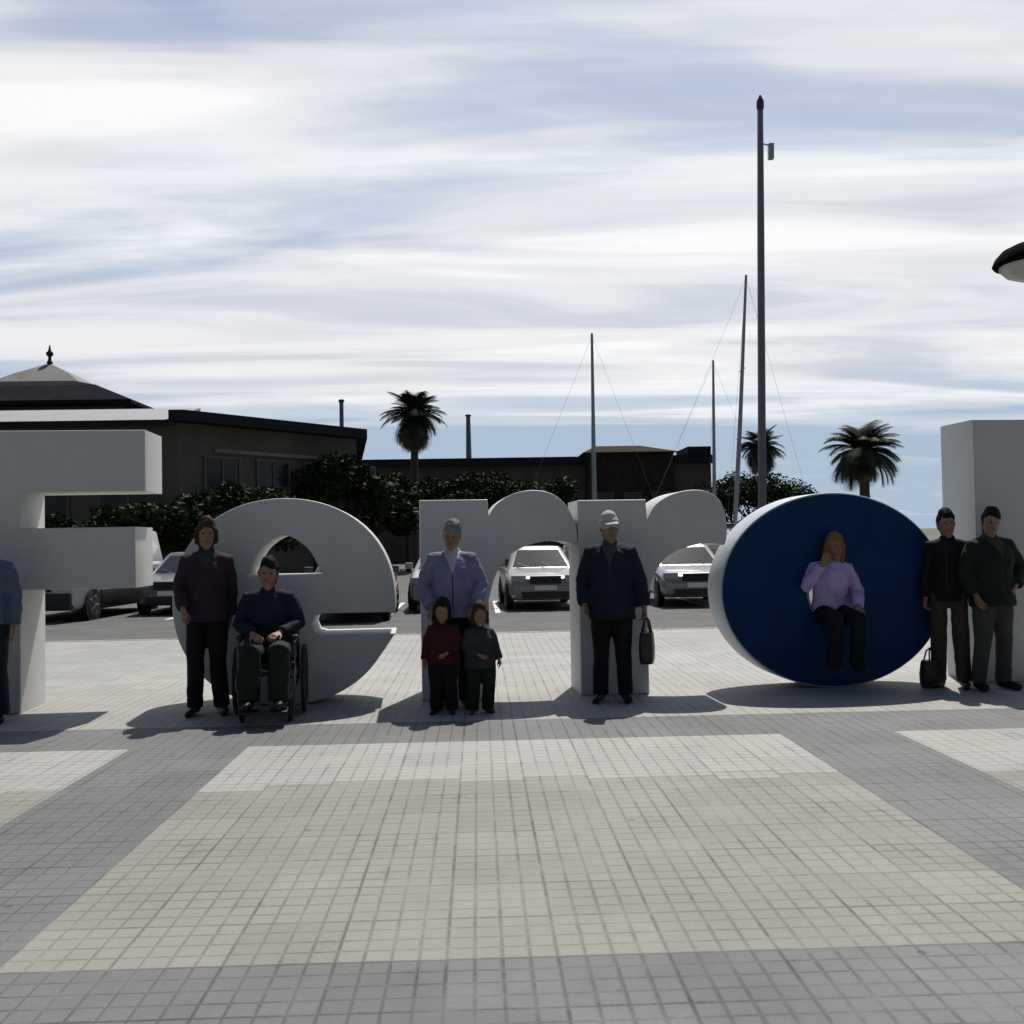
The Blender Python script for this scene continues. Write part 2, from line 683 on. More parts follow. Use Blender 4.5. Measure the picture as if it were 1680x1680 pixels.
# F
fl, fr = sx(-96), sx(33)
zt = face_pt(100, 706)[1]
za = face_pt(100, 807)[1]
zb, zc = face_pt(100, 866)[1], face_pt(100, 967)[1]
fa, fm = sx(238, 750), sx(222, 915)
F = [(fl, 0), (fr, 0), (fr, zc), (fm, zc), (fm, zb), (fr, zb), (fr, za), (fa, za), (fa, zt), (fl, zt)]
letter([F], (fl + fr) / 2, M_letter, 'tall white letter F, leftmost of the giant letters')
# l
ll = sx(1602, 900)
lz = face_pt(1640, 688)[1]
letter([[(ll, 0), (ll + 0.66, 0), (ll + 0.66, lz), (ll, lz)]], ll + 0.33, M_letter, 'tall plain white letter l beside the blue o')
# e
EC = face_pt(467, 990)
ew, eh = sx(648, 985) - EC[0], face_pt(500, 817)[1] / 2
ez = eh
outer = []
for i in range(97):
    a = 2 * math.pi * i / 96
    outer.append((a, EC[0] + ew * math.copysign(abs(math.cos(a)) ** 0.94, math.cos(a)), ez + eh * math.copysign(abs(math.sin(a)) ** 0.94, math.sin(a))))
zs1, zs2 = face_pt(560, 1006)[1], face_pt(560, 1041)[1]
pe = [(s, z) for a, s, z in outer if 0 <= a <= 2 * math.pi]
loop = []
# from the right end of the crossbar anticlockwise round to the lower lip, then back through the slot
ext = [(s, z) for a, s, z in outer[:-1]]
start = min(range(96), key=lambda i: abs(ext[i][1] - zs1) + (0 if ext[i][0] > EC[0] + 0.5 else 9))
end = min(range(96), key=lambda i: abs(ext[i][1] - zs2) + (0 if ext[i][0] > EC[0] + 0.5 else 9))
idx = start
seq = []
while idx != end:
    seq.append(ext[idx])
    idx = (idx + 1) % 96
# lower lip tip reaches a bit further right than the bowl below it
tip = (sx(649, 1042), zs2)
seq2 = []
for q in seq:
    seq2.append(q)
x_in = sx(512, 1024)
zm = (zs1 + zs2) / 2
slot = [tip, (x_in + 0.10, zs2), (x_in + 0.03, zs2 + 0.02), (x_in, zm), (x_in + 0.03, zs1 - 0.02), (x_in + 0.10, zs1), (seq[0][0], zs1)]
# trim ring points that crowd the lip tip
seq2 = [q for q in seq2 if not (q[0] > EC[0] + 0.45 and zs2 - 0.20 < q[1] < zs2 + 0.02)]
eloop = seq2 + slot
cl, cr_ = sx(404, 930), sx(530, 930)
czb, czt = face_pt(470, 944)[1], face_pt(470, 878)[1]
cm = sx(466, 900)
cloop = [(cl, czb), (cr_, czb)]
cloop += [(s, z) for s, z in smooth_open([(cr_, czb + 0.01), (cr_ - 0.05, czb + 0.10), (cm + 0.20, czt - 0.11), (cm, czt), (cm - 0.20, czt - 0.11), (cl + 0.05, czb + 0.10), (cl, czb + 0.01)])]
letter([eloop, cloop[::-1]], EC[0], M_letter, 'round white letter e with a half-moon opening')


# r r
def r_letter(x0, x1, hump, label):
    l, r = sx(x0, 950), sx(x1, 950)
    top = face_pt((x0 + x1) / 2, 820)[1]
    pts = smooth_open([face_pt(*q) for q in hump])
    letter([[(l, 0), (r, 0)] + pts[::-1] + [(r, top), (l, top)]], (l + r) / 2, M_letter, label)


r_letter(690, 802, [(802, 846), (816, 826), (842, 810), (876, 804), (910, 812), (935, 838), (947, 874), (944, 893), (925, 888), (895, 888), (862, 896), (832, 915), (813, 945), (802, 985)],
         'white letter r just right of the round white e')
r_letter(950, 1062, [(1062, 852), (1076, 828), (1100, 812), (1130, 804), (1160, 806), (1182, 822), (1192, 856), (1190, 892), (1172, 891), (1145, 893), (1115, 902), (1090, 918), (1073, 945), (1062, 985)],
         'white letter r just left of the blue o')
# o
OTHICK = 0.46
OC = face_pt(1369, 975)
ow = sx(1551, 960) - OC[0]
oh = face_pt(1365, 808)[1] / 2
HC = (sx(1366, 960), 0.93)
oo = [(OC[0] + ow * math.cos(R(3 * i)), oh + oh * math.sin(R(3 * i))) for i in range(120)]
hole = [(HC[0] + 0.245 * math.cos(R(6 * i)), HC[1] + 0.30 * math.sin(R(6 * i))) for i in range(60)]
oroot = letter([oo, hole], OC[0], M_letter_rim, 'dark blue round letter o with a person seated in its opening', OTHICK)
# its front is a blue sheet of its own
fo = [(OC[0] + (ow - 0.016) * math.cos(R(3 * i)) - OC[0], oh + (oh - 0.016) * math.sin(R(3 * i))) for i in range(120)]
fh = [(HC[0] + 0.262 * math.cos(R(6 * i)) - OC[0], HC[1] + 0.317 * math.sin(R(6 * i))) for i in range(60)]
me = letter_mesh([fo, fh], 0.012, 0.002, -0.010)
me.materials.append(M_letter_blue)
link('blue_face', me, oroot)
ti = bpy.data.meshes.new('inner_lining')
bmi = bmesh.new()
inner = []
for yy in (0.012, OTHICK - 0.012):
    inner.append([V((HC[0] - OC[0] + 0.237 * math.cos(R(6 * i)), yy, HC[1] + 0.292 * math.sin(R(6 * i)))) for i in range(60)])
for yy in (OTHICK - 0.012, 0.012):
    inner.append([V((HC[0] - OC[0] + 0.242 * math.cos(R(6 * i)), yy, HC[1] + 0.297 * math.sin(R(6 * i)))) for i in range(60)])
rv = [[bmi.verts.new(q) for q in r_] for r_ in inner]
for k in range(4):
    a_, b_ = rv[k], rv[(k + 1) % 4]
    for i in range(60):
        bmi.faces.new((a_[i], a_[(i + 1) % 60], b_[(i + 1) % 60], b_[i]))
finish(bmi, 'inner_lining', M_letter_blue, oroot, smooth=True)


# ------------------------------------------------------------------ people
def cloth(name, col, rough=0.85):
    return mat(name, col, rough, var=0.18, scale=9, bump=0.25, bscale=90, spec=0.2)


M_skin = mat('skin', (0.27, 0.150, 0.100), 0.6, var=0.14, scale=14, spec=0.35)
M_eye = mat('eye_dark', (0.02, 0.015, 0.012), 0.3)
M_seam = mat('seam_dark', (0.006, 0.006, 0.006), 0.7)
M_lip = mat('lips', (0.26, 0.09, 0.075), 0.5)


def stand_pose(**kw):
    J = dict(pelvis=(0, 0, .93), waist=(0, 0, 1.08), chest=(0, .0, 1.28), neck=(0, .02, 1.46), head=(0, -.015, 1.60))
    for s, k in ((-1, 'r'), (1, 'l')):
        J['shoulder_' + k] = (s * .168, .012, 1.372)
        J['elbow_' + k] = (s * .225, .04, 1.10)
        J['wrist_' + k] = (s * .24, -.03, .86)
        J['hip_' + k] = (s * .088, 0, .90)
        J['knee_' + k] = (s * .10, -.02, .49)
        J['ankle_' + k] = (s * .115, .03, .085)
        J['toe_' + k] = (s * .15, -.13, .035)
    J.update(kw)
    return {k: V(q) for k, q in J.items()}


def fuzz(me, amp, freq, seed=0.0, zs=1.0):
    n = len(me.vertices)
    co = np.empty(n * 3)
    me.vertices.foreach_get('co', co)
    no = np.empty(n * 3)
    me.vertex_normals.foreach_get('vector', no)
    co = co.reshape(-1, 3)
    no = no.reshape(-1, 3)
    d = np.array([mnoise.noise(V((c[0] * freq + seed, c[1] * freq, c[2] * freq * zs))) + 0.5 * mnoise.noise(V((c[0] * freq * 2.3, c[1] * freq * 2.3 + seed, c[2] * freq * 2.3 * zs))) for c in co])
    co += no * (amp * d)[:, None]
    me.vertices.foreach_set('co', co.ravel())
    me.update()


def hand(bm, wr, el, side, palm, curl, sc=1.0):
    d = (wr - el).normalized()
    pn = V(palm) - d * V(palm).dot(d)          # direction the palm faces
    pn.normalize()
    lat = d.cross(pn).normalized() * side
    chain(bm, [wr - d * .02, wr + d * .03, wr + d * .06, wr + d * .088], [(.024, .019), (.033, .016), (.041, .015), (.040, .013)], lat, 10)
    for i, ln in enumerate((.070, .080, .074, .058)):
        q = wr + d * .085 + lat * (1.5 - i) * .0215
        dd = (d + lat * (1.5 - i) * .07).normalized()
        c1, c2 = curl, curl * 2.1
        p1 = q + (dd * math.cos(c1) + pn * math.sin(c1)) * ln * .5
        p2 = p1 + (dd * math.cos(c2) + pn * math.sin(c2)) * ln * .5
        chain(bm, [q, p1, p2], [.0092, .0086, .0072], None, 7)
    q = wr + d * .03 + lat * .028
    td = (d * .75 + lat * .65 + pn * .25).normalized()
    p1 = q + td * .04
    p2 = p1 + (d * .9 + lat * .25 + pn * .3).normalized() * .034
    chain(bm, [q, p1, p2], [.0125, .0105, .0085], None, 7)


def person(label, loc, rz, H, J, top, legs, shoes, hair, hair_style='short', hem=.86, sleeve=1.0, top_fat=.022, leg_fat=.014,
           build=1.0, head_rot=(0, 0, 0), palms=None, curls=(.35, .35), collar=True, top_name='jacket', seed=0.0, z=0.0, group=None, hat=None, skirt=None, inner=None, hs=1.06, zip_line=True, child=False):
    k = H / 1.72
    bmB = bmesh.new()
    latT = (J['shoulder_l'] - J['shoulder_r']).normalized()
    latP = (J['hip_l'] - J['hip_r']).normalized()
    lat = (latT + latP).normalized()
    b = build
    pel, wai, che, nek, hed = J['pelvis'], J['waist'], J['chest'], J['neck'], J['head']
    updir = (nek - pel).normalized()
    crotch = pel - updir * .06
    shl = (J['shoulder_l'] + J['shoulder_r']) / 2
    torso = [crotch, pel, wai, che, shl - updir * .0, nek]
    trad = [(.135 * b, .095 * b), (.165 * b, .115 * b), (.14 * b, .10 * b), (.165 * b, .118 * b), (.135 * b, .085 * b), (.062, .058)]
    chain(bmB, torso, trad, lat, 20)
    chain(bmB, [nek - (hed - nek) * .3, nek + (hed - nek) * .75], [.056, .052], lat, 12)
    # head, built upright then turned about its centre
    hr = Matrix.Rotation(head_rot[2], 3, 'Z') @ Matrix.Rotation(head_rot[0], 3, 'X') @ Matrix.Rotation(head_rot[1], 3, 'Y')

    def hp(x, y, zz):
        return hed + hr @ V((x, y, zz)) * hs

    hl = hr @ V((1, 0, 0))

    def hchain(bmx, pts, radii, lat_=None, n=14):
        chain(bmx, pts, [(r * hs, r * hs) if isinstance(r, (int, float)) else (r[0] * hs, r[1] * hs) for r in radii], lat_, n)

    if child:
        hchain(bmB, [hp(0, -.036, -.086), hp(0, -.024, -.058), hp(0, -.008, -.02), hp(0, .006, .03), hp(0, .010, .07)],
               [(.028, .032), (.056, .062), (.071, .084), (.077, .096), (.064, .080)], hl, 18)
        hchain(bmB, [hp(0, -.090, -.006), hp(0, -.097, -.022)], [.007, .010], None, 8)
        hchain(bmB, [hp(-.014, -.080, -.052), hp(0, -.085, -.052), hp(.014, -.080, -.052)], [.007, .008, .007], None, 8)
    else:
        hchain(bmB, [hp(0, -.040, -.100), hp(0, -.022, -.070), hp(0, -.006, -.025), hp(0, .004, .03), hp(0, .008, .072)],
              [(.034, .036), (.055, .062), (.068, .086), (.073, .092), (.060, .076)], hl, 18)
        hchain(bmB, [hp(0, -.090, .018), hp(0, -.104, -.008), hp(0, -.106, -.026)], [.008, .011, .0145], None, 8)
        hchain(bmB, [hp(-.03, -.083, .036), hp(0, -.092, .038), hp(.03, -.083, .036)], [.009, .010, .009], None, 8)
        hchain(bmB, [hp(-.020, -.080, -.058), hp(0, -.087, -.058), hp(.020, -.080, -.058)], [.009, .010, .009], None, 8)
    for s in (-1, 1):
        hchain(bmB, [hp(s * .072, .012, -.028), hp(s * .079, .018, .0), hp(s * .076, .02, .026)], [(.006, .012), (.007, .018), (.006, .014)], hl, 8)
    for s, q in ((-1, 'r'), (1, 'l')):
        sh, el, wr = J['shoulder_' + q], J['elbow_' + q], J['wrist_' + q]
        chain(bmB, [shl + (sh - shl) * .5, sh, sh + (el - sh) * .5, el, el + (wr - el) * .3, wr], [.058 * b, .052 * b, .047 * b, .040, .041, .027], None, 12)
        hp_, kn, an, to = J['hip_' + q], J['knee_' + q], J['ankle_' + q], J['toe_' + q]
        chain(bmB, [hp_, hp_ + (kn - hp_) * .45, kn, kn + (an - kn) * .35, an], [.088 * b, .076 * b, .054, .053, .036], None, 12)
        ft = (to - an)
        chain(bmB, [an + V((0, 0, -.03)) - ft * .15, an + ft * .5 + V((0, 0, -.02)), to], [(.034, .034), (.038, .03), (.034, .018)], None, 10)
        pm = (palms or {}).get(q, V((-s * .9, -.2, 0)))
        hand(bmB, wr, el, s, pm, curls[0 if q == 'r' else 1])
    me = remeshed(bmB, .0062, 2)
    me.materials.append(M_skin)
    me.materials.append(M_eye)
    me.materials.append(M_lip)
    ez_ = -.004 if child else .012
    eyes = [hp(s * .030, -.084, ez_) for s in (-1, 1)]
    brows = [hp(s * .030, -.088, .036) for s in (-1, 1)]
    lips = hp(0, -.092, -.058)
    for f in me.polygons:
        c = f.center
        if (c - hed).length < .13:
            if min((c - e).length for e in eyes) < .0125:
                f.material_index = 1
            elif (c - lips).length < .020 and abs((hr.inverted() @ (c - lips)).z) < .008:
                f.material_index = 2
    me.transform(Matrix.Scale(k, 4))
    root = link('person', me)
    root.location = (loc[0], loc[1], z)
    root.rotation_euler = (0, 0, rz)
    tag(root, label, 'person', group)

    def add(bmx, nm, mt, vox, amp, freq, sm=2, zs=1.0):
        mm = remeshed(bmx, vox, sm)
        if amp:
            fuzz(mm, amp, freq, seed, zs)
        mm.transform(Matrix.Scale(k, 4))
        mm.materials.append(mt)
        mm.shade_smooth()
        return link(nm, mm, root)

    # trousers
    bmT = bmesh.new()
    f = leg_fat
    chain(bmT, [crotch, pel, pel + (wai - pel) * .55], [(.14 * b + f, .10 * b + f), (.168 * b + f, .118 * b + f), (.15 * b + f, .108 * b + f)], lat, 20)
    for q in 'rl':
        hp_, kn, an = J['hip_' + q], J['knee_' + q], J['ankle_' + q]
        e = an + (an - kn).normalized() * .02
        chain(bmT, [hp_, hp_ + (kn - hp_) * .45, kn, kn + (an - kn) * .5, e], [.092 * b + f, .082 * b + f, .064 + f, .060 + f, .058 + f], None, 14, False, True)
    if skirt:
        chain(bmT, [pel, pel + V((0, -.02, -.25)), V((pel.x, pel.y - .03, skirt))], [(.19 * b, .14 * b), (.23 * b, .18 * b), (.27 * b, .21 * b)], lat, 20)
    add(bmT, 'skirt' if skirt else 'trousers', legs, .011, .007, 9, 2, .8)
    # top
    bmJ = bmesh.new()
    f = top_fat
    hemp = pel + updir * ((hem - pel.z) if J['knee_r'].z < pel.z - .2 else -.03)
    pts = [hemp, pel + updir * .06, wai, che, shl, nek - updir * .015]
    rr = [(.172 * b + f, .122 * b + f), (.166 * b + f, .12 * b + f), (.145 * b + f, .108 * b + f), (.168 * b + f, .122 * b + f), (.128 * b + f, .090 * b + f), (.070 + f * .4, .068 + f * .4)]
    chain(bmJ, pts, rr, lat, 24, True, False)
    if collar:
        nd = (hed - nek).normalized()
        chain(bmJ, [nek - nd * .06, nek - nd * .02, nek + nd * .022], [(.082, .080), (.076, .074), (.068, .066)], lat, 16, False, True)
    for q in 'rl':
        sh, el, wr = J['shoulder_' + q], J['elbow_' + q], J['wrist_' + q]
        g = f * .8
        pp = [shl + (sh - shl) * .5, sh, sh + (el - sh) * .5, el]
        ra = [.060 * b + g, .054 * b + g, .050 * b + g, .044 + g]
        if sleeve > .5:
            e = el + (wr - el) * (sleeve if sleeve < 1 else .97)
            pp += [el + (e - el) * .5, e]
            ra += [.044 + g, .036 + g]
        chain(bmJ, pp, ra, None, 14, False, True)
    jo = add(bmJ, top_name, top, .010, .010, 8, 2, 1.3)
    if inner or zip_line:
        jo.data.materials.append(inner or top)
        jo.data.materials.append(M_seam)
        fw_ = V((0, -1, 0))
        for fc in jo.data.polygons:
            c = fc.center / k
            if fc.normal.y < .1 and c.z > pel.z:
                wv = (c.z - (che.z - .02)) * .42 if inner else -1
                if inner and abs(c.x - nek.x) < wv and c.z > che.z - .02 and abs(c.x) < .09:
                    fc.material_index = 1
                elif zip_line and abs(c.x - nek.x) < .008 and fc.normal.y < -.3:
                    fc.material_index = 2
    # shoes
    for q in 'rl':
        an, to = J['ankle_' + q], J['toe_' + q]
        ft = to - an
        ft2 = V((ft.x, ft.y, 0)) if abs(ft.z) < .09 else ft
        bs = bmesh.new()
        base = V((an.x, an.y, an.z - .035))
        tov = to
        chain(bs, [base - ft2.normalized() * .035, base + ft2 * .45 + V((0, 0, -.005)), tov, tov + ft2.normalized() * .03], [(.042, .042), (.044, .036), (.046, .028), (.038, .024)], None, 12)
        mm = remeshed(bs, .009, 1)
        if z == 0 and an.z < .12:
            for vv in mm.vertices:
                vv.co.z = max(vv.co.z, .002)
        mm.transform(Matrix.Scale(k, 4))
        mm.materials.append(shoes)
        link('shoe', mm, root)
    # hair
    if hair_style != 'none':
        bh = bmesh.new()
        if hat:
            hchain(bh, [hp(0, .030, -.060), hp(0, .028, .0), hp(0, .02, .05)], [(.062, .055), (.080, .078), (.070, .075)], hl, 18)
        else:
            hchain(bh, [hp(0, .030, -.060), hp(0, .030, -.01), hp(0, .020, .040), hp(.006, .013, .068), hp(.004, .008, .088)],
                   [(.062, .055), (.079, .076), (.079, .087), (.077, .094), (.069, .088)], hl, 18)
        if hair_style == 'long':
            hchain(bh, [hp(0, .05, .02), hp(0, .075, -.07), hp(0, .085, -.17), hp(0, .08, -.22)], [(.078, .05), (.088, .045), (.085, .038), (.06, .025)], hl, 14)
            for s in (-1, 1):
                hchain(bh, [hp(s * .05, -.03, .075), hp(s * .078, -.01, .01), hp(s * .085, .012, -.08), hp(s * .08, .01, -.16)], [.028, .028, .027, .018], None, 10)
        elif hair_style == 'bob':
            for s in (-1, 1):
                hchain(bh, [hp(s * .030, -.044, .066), hp(s * .070, -.030, .035), hp(s * .078, -.004, -.065)], [.026, .026, .022], None, 10)
            hchain(bh, [hp(0, .06, .02), hp(0, .065, -.085)], [(.078, .045), (.07, .04)], hl, 14)
        add(bh, 'hair', hair, .0065, .0105, 24, 1, .35)
    if hat:
        bh = bmesh.new()
        hchain(bh, [hp(0, .008, .046), hp(0, .008, .07), hp(0, .010, .088)], [(.088, .108), (.086, .105), (.074, .088)], hl, 18)
        hchain(bh, [hp(0, -.08, .052), hp(0, -.150, .040)], [(.072, .011), (.052, .009)], hl, 12)
        add(bh, 'cap', hat, .006, 0, 1, 1)
    return root


C_navy = cloth('navy_cloth', (0.012, 0.017, 0.030))
C_black = cloth('black_cloth', (0.010, 0.010, 0.011))
C_plum = cloth('plum_cloth', (0.040, 0.022, 0.030))
C_pale = cloth('pale_blue_cloth', (0.16, 0.17, 0.26))
C_red = cloth('dark_red_cloth', (0.060, 0.011, 0.013))
C_green = cloth('dark_green_cloth', (0.011, 0.020, 0.016))
C_bluegrey = cloth('blue_grey_cloth', (0.09, 0.12, 0.18))
C_lilac = cloth('lilac_cloth', (0.46, 0.36, 0.62))
C_brown = cloth('brown_cloth', (0.06, 0.043, 0.034))
C_olive = cloth('olive_grey_cloth', (0.055, 0.058, 0.05))
C_teal = cloth('dark_teal_cloth', (0.012, 0.028, 0.034))
C_white = cloth('white_cloth', (0.40, 0.40, 0.40))
C_greyb = cloth('grey_patterned_cloth', (0.035, 0.042, 0.042))
H_brown = mat('brown_hair', (0.045, 0.030, 0.020), 0.8, spec=0.1, var=0.3, scale=30)
H_dark = mat('dark_hair', (0.014, 0.011, 0.010), 0.8, spec=0.1, var=0.3, scale=30)
H_grey = mat('grey_hair', (0.17, 0.17, 0.18), 0.8, spec=0.1, var=0.25, scale=30)
H_blond = mat('blond_hair', (0.19, 0.12, 0.05), 0.8, spec=0.1, var=0.3, scale=30)
M_shoe = mat('black_shoe', (0.012, 0.011, 0.011), 0.5, spec=0.3)
M_shoe_b = mat('brown_shoe', (0.04, 0.026, 0.018), 0.5, spec=0.3)


def spot(px, dist_from_front):
    """Ground point in front of the letters along the ray column px."""
    s = sx(px, 1000)
    q = ROW_P + ROW_DIR * s + ROW_N * dist_from_front
    sc = (ROW_P + ROW_DIR * s)
    f = (q.y / sc.y)
    return V((sc.x * f, q.y, 0))


PG = 'people posing in front of the letters'
# cropped by the left frame edge, before the F
person('person in blue-grey jacket cut off at the left edge, before the letter F', spot(-22, .42), R(8), 1.68,
       stand_pose(), C_bluegrey, C_teal, M_shoe, H_brown, 'bob', seed=1, group=PG)
# standing left of the wheelchair
person('person in plum jacket and dark trousers standing before the e beside a wheelchair', spot(340, .36), R(10), 1.72,
       stand_pose(elbow_l=(.20, .10, 1.10), wrist_l=(.19, .10, .86), elbow_r=(-.24, .03, 1.12), wrist_r=(-.19, -.15, .95), knee_l=(.09, -.05, .49)),
       C_plum, C_black, M_shoe, H_brown, 'bob', hem=.82, top_fat=.024, build=.94, inner=C_greyb, seed=3, group=PG,
       palms={'r': V((.6, .6, 0)), 'l': V((-.8, 0, -.4))}, head_rot=(R(4), 0, R(6)))
# in the wheelchair
WC = spot(440, .62)
sit = stand_pose(pelvis=(0, .10, .585), waist=(0, .12, .73), chest=(0, .11, .92), neck=(0, .09, 1.09), head=(0, .045, 1.235),
                 shoulder_r=(-.175, .10, 1.03), shoulder_l=(.175, .10, 1.03), elbow_r=(-.255, .10, .80), elbow_l=(.255, .10, .80),
                 wrist_r=(-.12, -.12, .73), wrist_l=(.11, -.13, .74), hip_r=(-.09, .08, .56), hip_l=(.09, .08, .56),
                 knee_r=(-.12, -.36, .59), knee_l=(.12, -.36, .59), ankle_r=(-.12, -.44, .22), ankle_l=(.12, -.44, .22), toe_r=(-.13, -.60, .185), toe_l=(.13, -.60, .185))
person('person in navy top and dark green trousers sitting in the wheelchair', WC, R(6), 1.72, sit, C_navy, C_green, M_shoe, H_dark, 'short',
       leg_fat=.03, seed=5, group=PG, palms={'r': V((.2, .1, -1)), 'l': V((-.2, .1, -1))}, top_name='sweater', zip_line=False)


def wheelchair(loc, rz):
    root = empty('wheelchair', loc, rz)
    tag(root, 'black folding wheelchair occupied before the lower left of the e', 'wheelchair')
    met = mat('chair_steel', (0.10, 0.10, 0.11), 0.35, metal=0.9)
    blk = mat('chair_vinyl', (0.012, 0.013, 0.013), 0.5)
    rub = mat('black_rubber', (0.012, 0.012, 0.012), 0.75)
    b_ = bmesh.new()
    box(b_, (0, .03, .47), (.46, .44, .045))
    finish(b_, 'seat', blk, root, bevel=.015)
    b_ = bmesh.new()
    box(b_, (0, .285, .72), (.44, .03, .42), rot=Matrix.Rotation(R(-6), 3, 'X'))
    finish(b_, 'backrest', blk, root, bevel=.012)
    fr_ = bmesh.new()
    for s in (-1, 1):
        x = s * .235
        tube(fr_, [(x, .25, .30), (x, .27, .60), (x, .31, .93)], .012)
        tube(fr_, [(x, .25, .44), (x, -.22, .44), (x, -.34, .30), (s * .15, -.40, .14)], .012)
        tube(fr_, [(x, .25, .30), (x, -.20, .28)], .012)
        tube(fr_, [(x, -.20, .28), (x, -.20, .66), (x, .27, .68)], .011)
        tube(fr_, [(x, .25, .30), (-x, -.18, .44)], .010)
    finish(fr_, 'frame', met, root, smooth=True)
    for s in (-1, 1):
        b_ = bmesh.new()
        box(b_, (s * .235, .0, .70), (.05, .30, .03))
        finish(b_, 'armrest', blk, root, bevel=.01)
        b_ = bmesh.new()
        tube(b_, [(s * .235, .31, .925), (s * .235, .43, .93)], .017)
        finish(b_, 'handle', blk, root, smooth=True)
        b_ = bmesh.new()
        box(b_, (s * .12, -.47, .125), (.15, .20, .02))
        finish(b_, 'footrest', blk, root, bevel=.006)
        b_ = bmesh.new()
        lathe(b_, [(.265, -.012), (.275, -.014), (.275, .014), (.265, .012)], 36, 'X', (s * .29, .22, .30))
        for k in range(12):
            a = 2 * math.pi * k / 12
            tube(b_, [(s * .29, .22, .30), (s * .29, .22 + .266 * math.cos(a), .30 + .266 * math.sin(a))], .003, 5)
        lathe(b_, [(.03, -.03), (.03, .03)], 12, 'X', (s * .29, .22, .30))
        wh = finish(b_, 'wheel', met, root, smooth=True)
        b_ = bmesh.new()
        lathe(b_, [(.276, -.013), (.296, -.016), (.302, 0), (.296, .016), (.276, .013)], 36, 'X', (s * .29, .22, .302))
        finish(b_, 'tyre', rub, wh, smooth=True)
        b_ = bmesh.new()
        lathe(b_, [(.03, -.014), (.085, -.016), (.09, 0), (.085, .016), (.03, .014)], 20, 'X', (s * .20, -.24, .09))
        cw = finish(b_, 'caster', rub, root, smooth=True)
        b_ = bmesh.new()
        tube(b_, [(s * .222, -.24, .09), (s * .232, -.22, .20), (s * .235, -.20, .28)], .009)
        finish(b_, 'fork', met, cw, smooth=True)
    return root


wheelchair(WC, R(6))

# before the first r: adult with two small children
A3 = spot(743, .46)
person('person with grey hair in pale blue shirt standing behind two small children', A3, R(2), 1.66,
       stand_pose(elbow_l=(.26, .0, 1.14), wrist_l=(.20, -.16, .95), elbow_r=(-.27, .0, 1.14), wrist_r=(-.20, -.16, .95)),
       C_pale, C_black, M_shoe, H_grey, 'short', hem=.84, top_fat=.035, build=1.10, seed=7, group=PG, top_name='shirt', inner=C_white, head_rot=(R(10), R(4), R(-8)),
       palms={'r': V((.3, .3, -.9)), 'l': V((-.3, .3, -.9))})
K1 = spot(726, .74)


def kid_pose(**kw):
    J = stand_pose(**kw)
    for q in J:
        J[q] = V((J[q].x * (.95 if q[:4] in ('shou', 'elbo', 'wris') else 1.05), J[q].y, J[q].z * (.905 if q != 'head' else 1)))
    J['head'] = V((0, -.02, 1.515))
    return J


person('small child in dark red top standing at left before the pale blue shirt', K1, R(-8), 1.0,
       kid_pose(elbow_r=(-.26, .03, 1.13), wrist_r=(-.28, -.08, .90), elbow_l=(.24, -.04, 1.12), wrist_l=(.10, -.20, 1.02)),
       C_red, C_black, M_shoe, H_dark, 'bob', hem=.74, top_fat=.04, leg_fat=.04, build=1.22, hs=1.5, child=True, seed=9, group=PG, top_name='sweater', zip_line=False)
K2 = spot(786, .78)
person('small child in grey patterned top standing at right before the pale blue shirt', K2, R(14), 0.96,
       kid_pose(elbow_r=(-.24, -.04, 1.12), wrist_r=(-.08, -.20, 1.03), elbow_l=(.26, .02, 1.13), wrist_l=(.29, -.10, .93), knee_l=(.12, -.06, .49)),
       C_greyb, C_green, M_shoe_b, H_brown, 'bob', hem=.70, top_fat=.04, leg_fat=.04, build=1.22, hs=1.5, child=True, seed=11, group=PG, top_name='sweater', zip_line=False)
# before the second r
A4 = spot(1003, .40)
person('person in white cap and dark navy jacket standing before the right-hand r', A4, R(-10), 1.71,
       stand_pose(elbow_r=(-.26, .05, 1.12), wrist_r=(-.24, -.08, .90), elbow_l=(.26, .03, 1.12), wrist_l=(.30, .0, .87)),
       C_navy, C_black, M_shoe, H_dark, 'short', hem=.76, top_fat=.038, build=1.08, inner=C_olive, seed=13, group=PG, hat=C_white, curls=(.35, .8), head_rot=(R(3), R(-4), R(14)))


def bag(label, loc, rz, size, material, z0):
    w_, d_, h_ = size
    root = empty('shoulder_bag', (loc[0], loc[1], z0), rz)
    tag(root, label, 'bag')
    b_ = bmesh.new()
    rr = []
    for q, s_ in ((0, .88), (.04, 1.0), (h_ * .5, 1.04), (h_ * .9, .92), (h_, .84)):
        rr.append([V((w_ / 2 * s_ * math.copysign(abs(math.cos(a)) ** .5, math.cos(a)), d_ / 2 * s_ * math.copysign(abs(math.sin(a)) ** .6, math.sin(a)), q)) for a in [2 * math.pi * i / 20 for i in range(20)]])
    loft(b_, rr)
    finish(b_, 'bag_body', material, root, smooth=True)
    b_ = bmesh.new()
    for s in (-1, 1):
        tube(b_, [(-w_ * .28, s * d_ * .3, h_ * .95), (-w_ * .2, s * d_ * .15, h_ * 1.35), (0, 0, h_ * 1.5), (w_ * .2, s * d_ * .15, h_ * 1.35), (w_ * .28, s * d_ * .3, h_ * .95)], .009, 6)
    finish(b_, 'strap', material, root, smooth=True)
    return root


M_leather = mat('black_leather', (0.016, 0.016, 0.014), 0.45, var=0.2, scale=12)
off4 = Matrix.Rotation(R(-10), 3, 'Z') @ V((.318, -.01, 0))
bag('dark hand bag held low beside the navy jacket', A4 + off4, R(75), (.30, .13, .28), M_leather, .355)

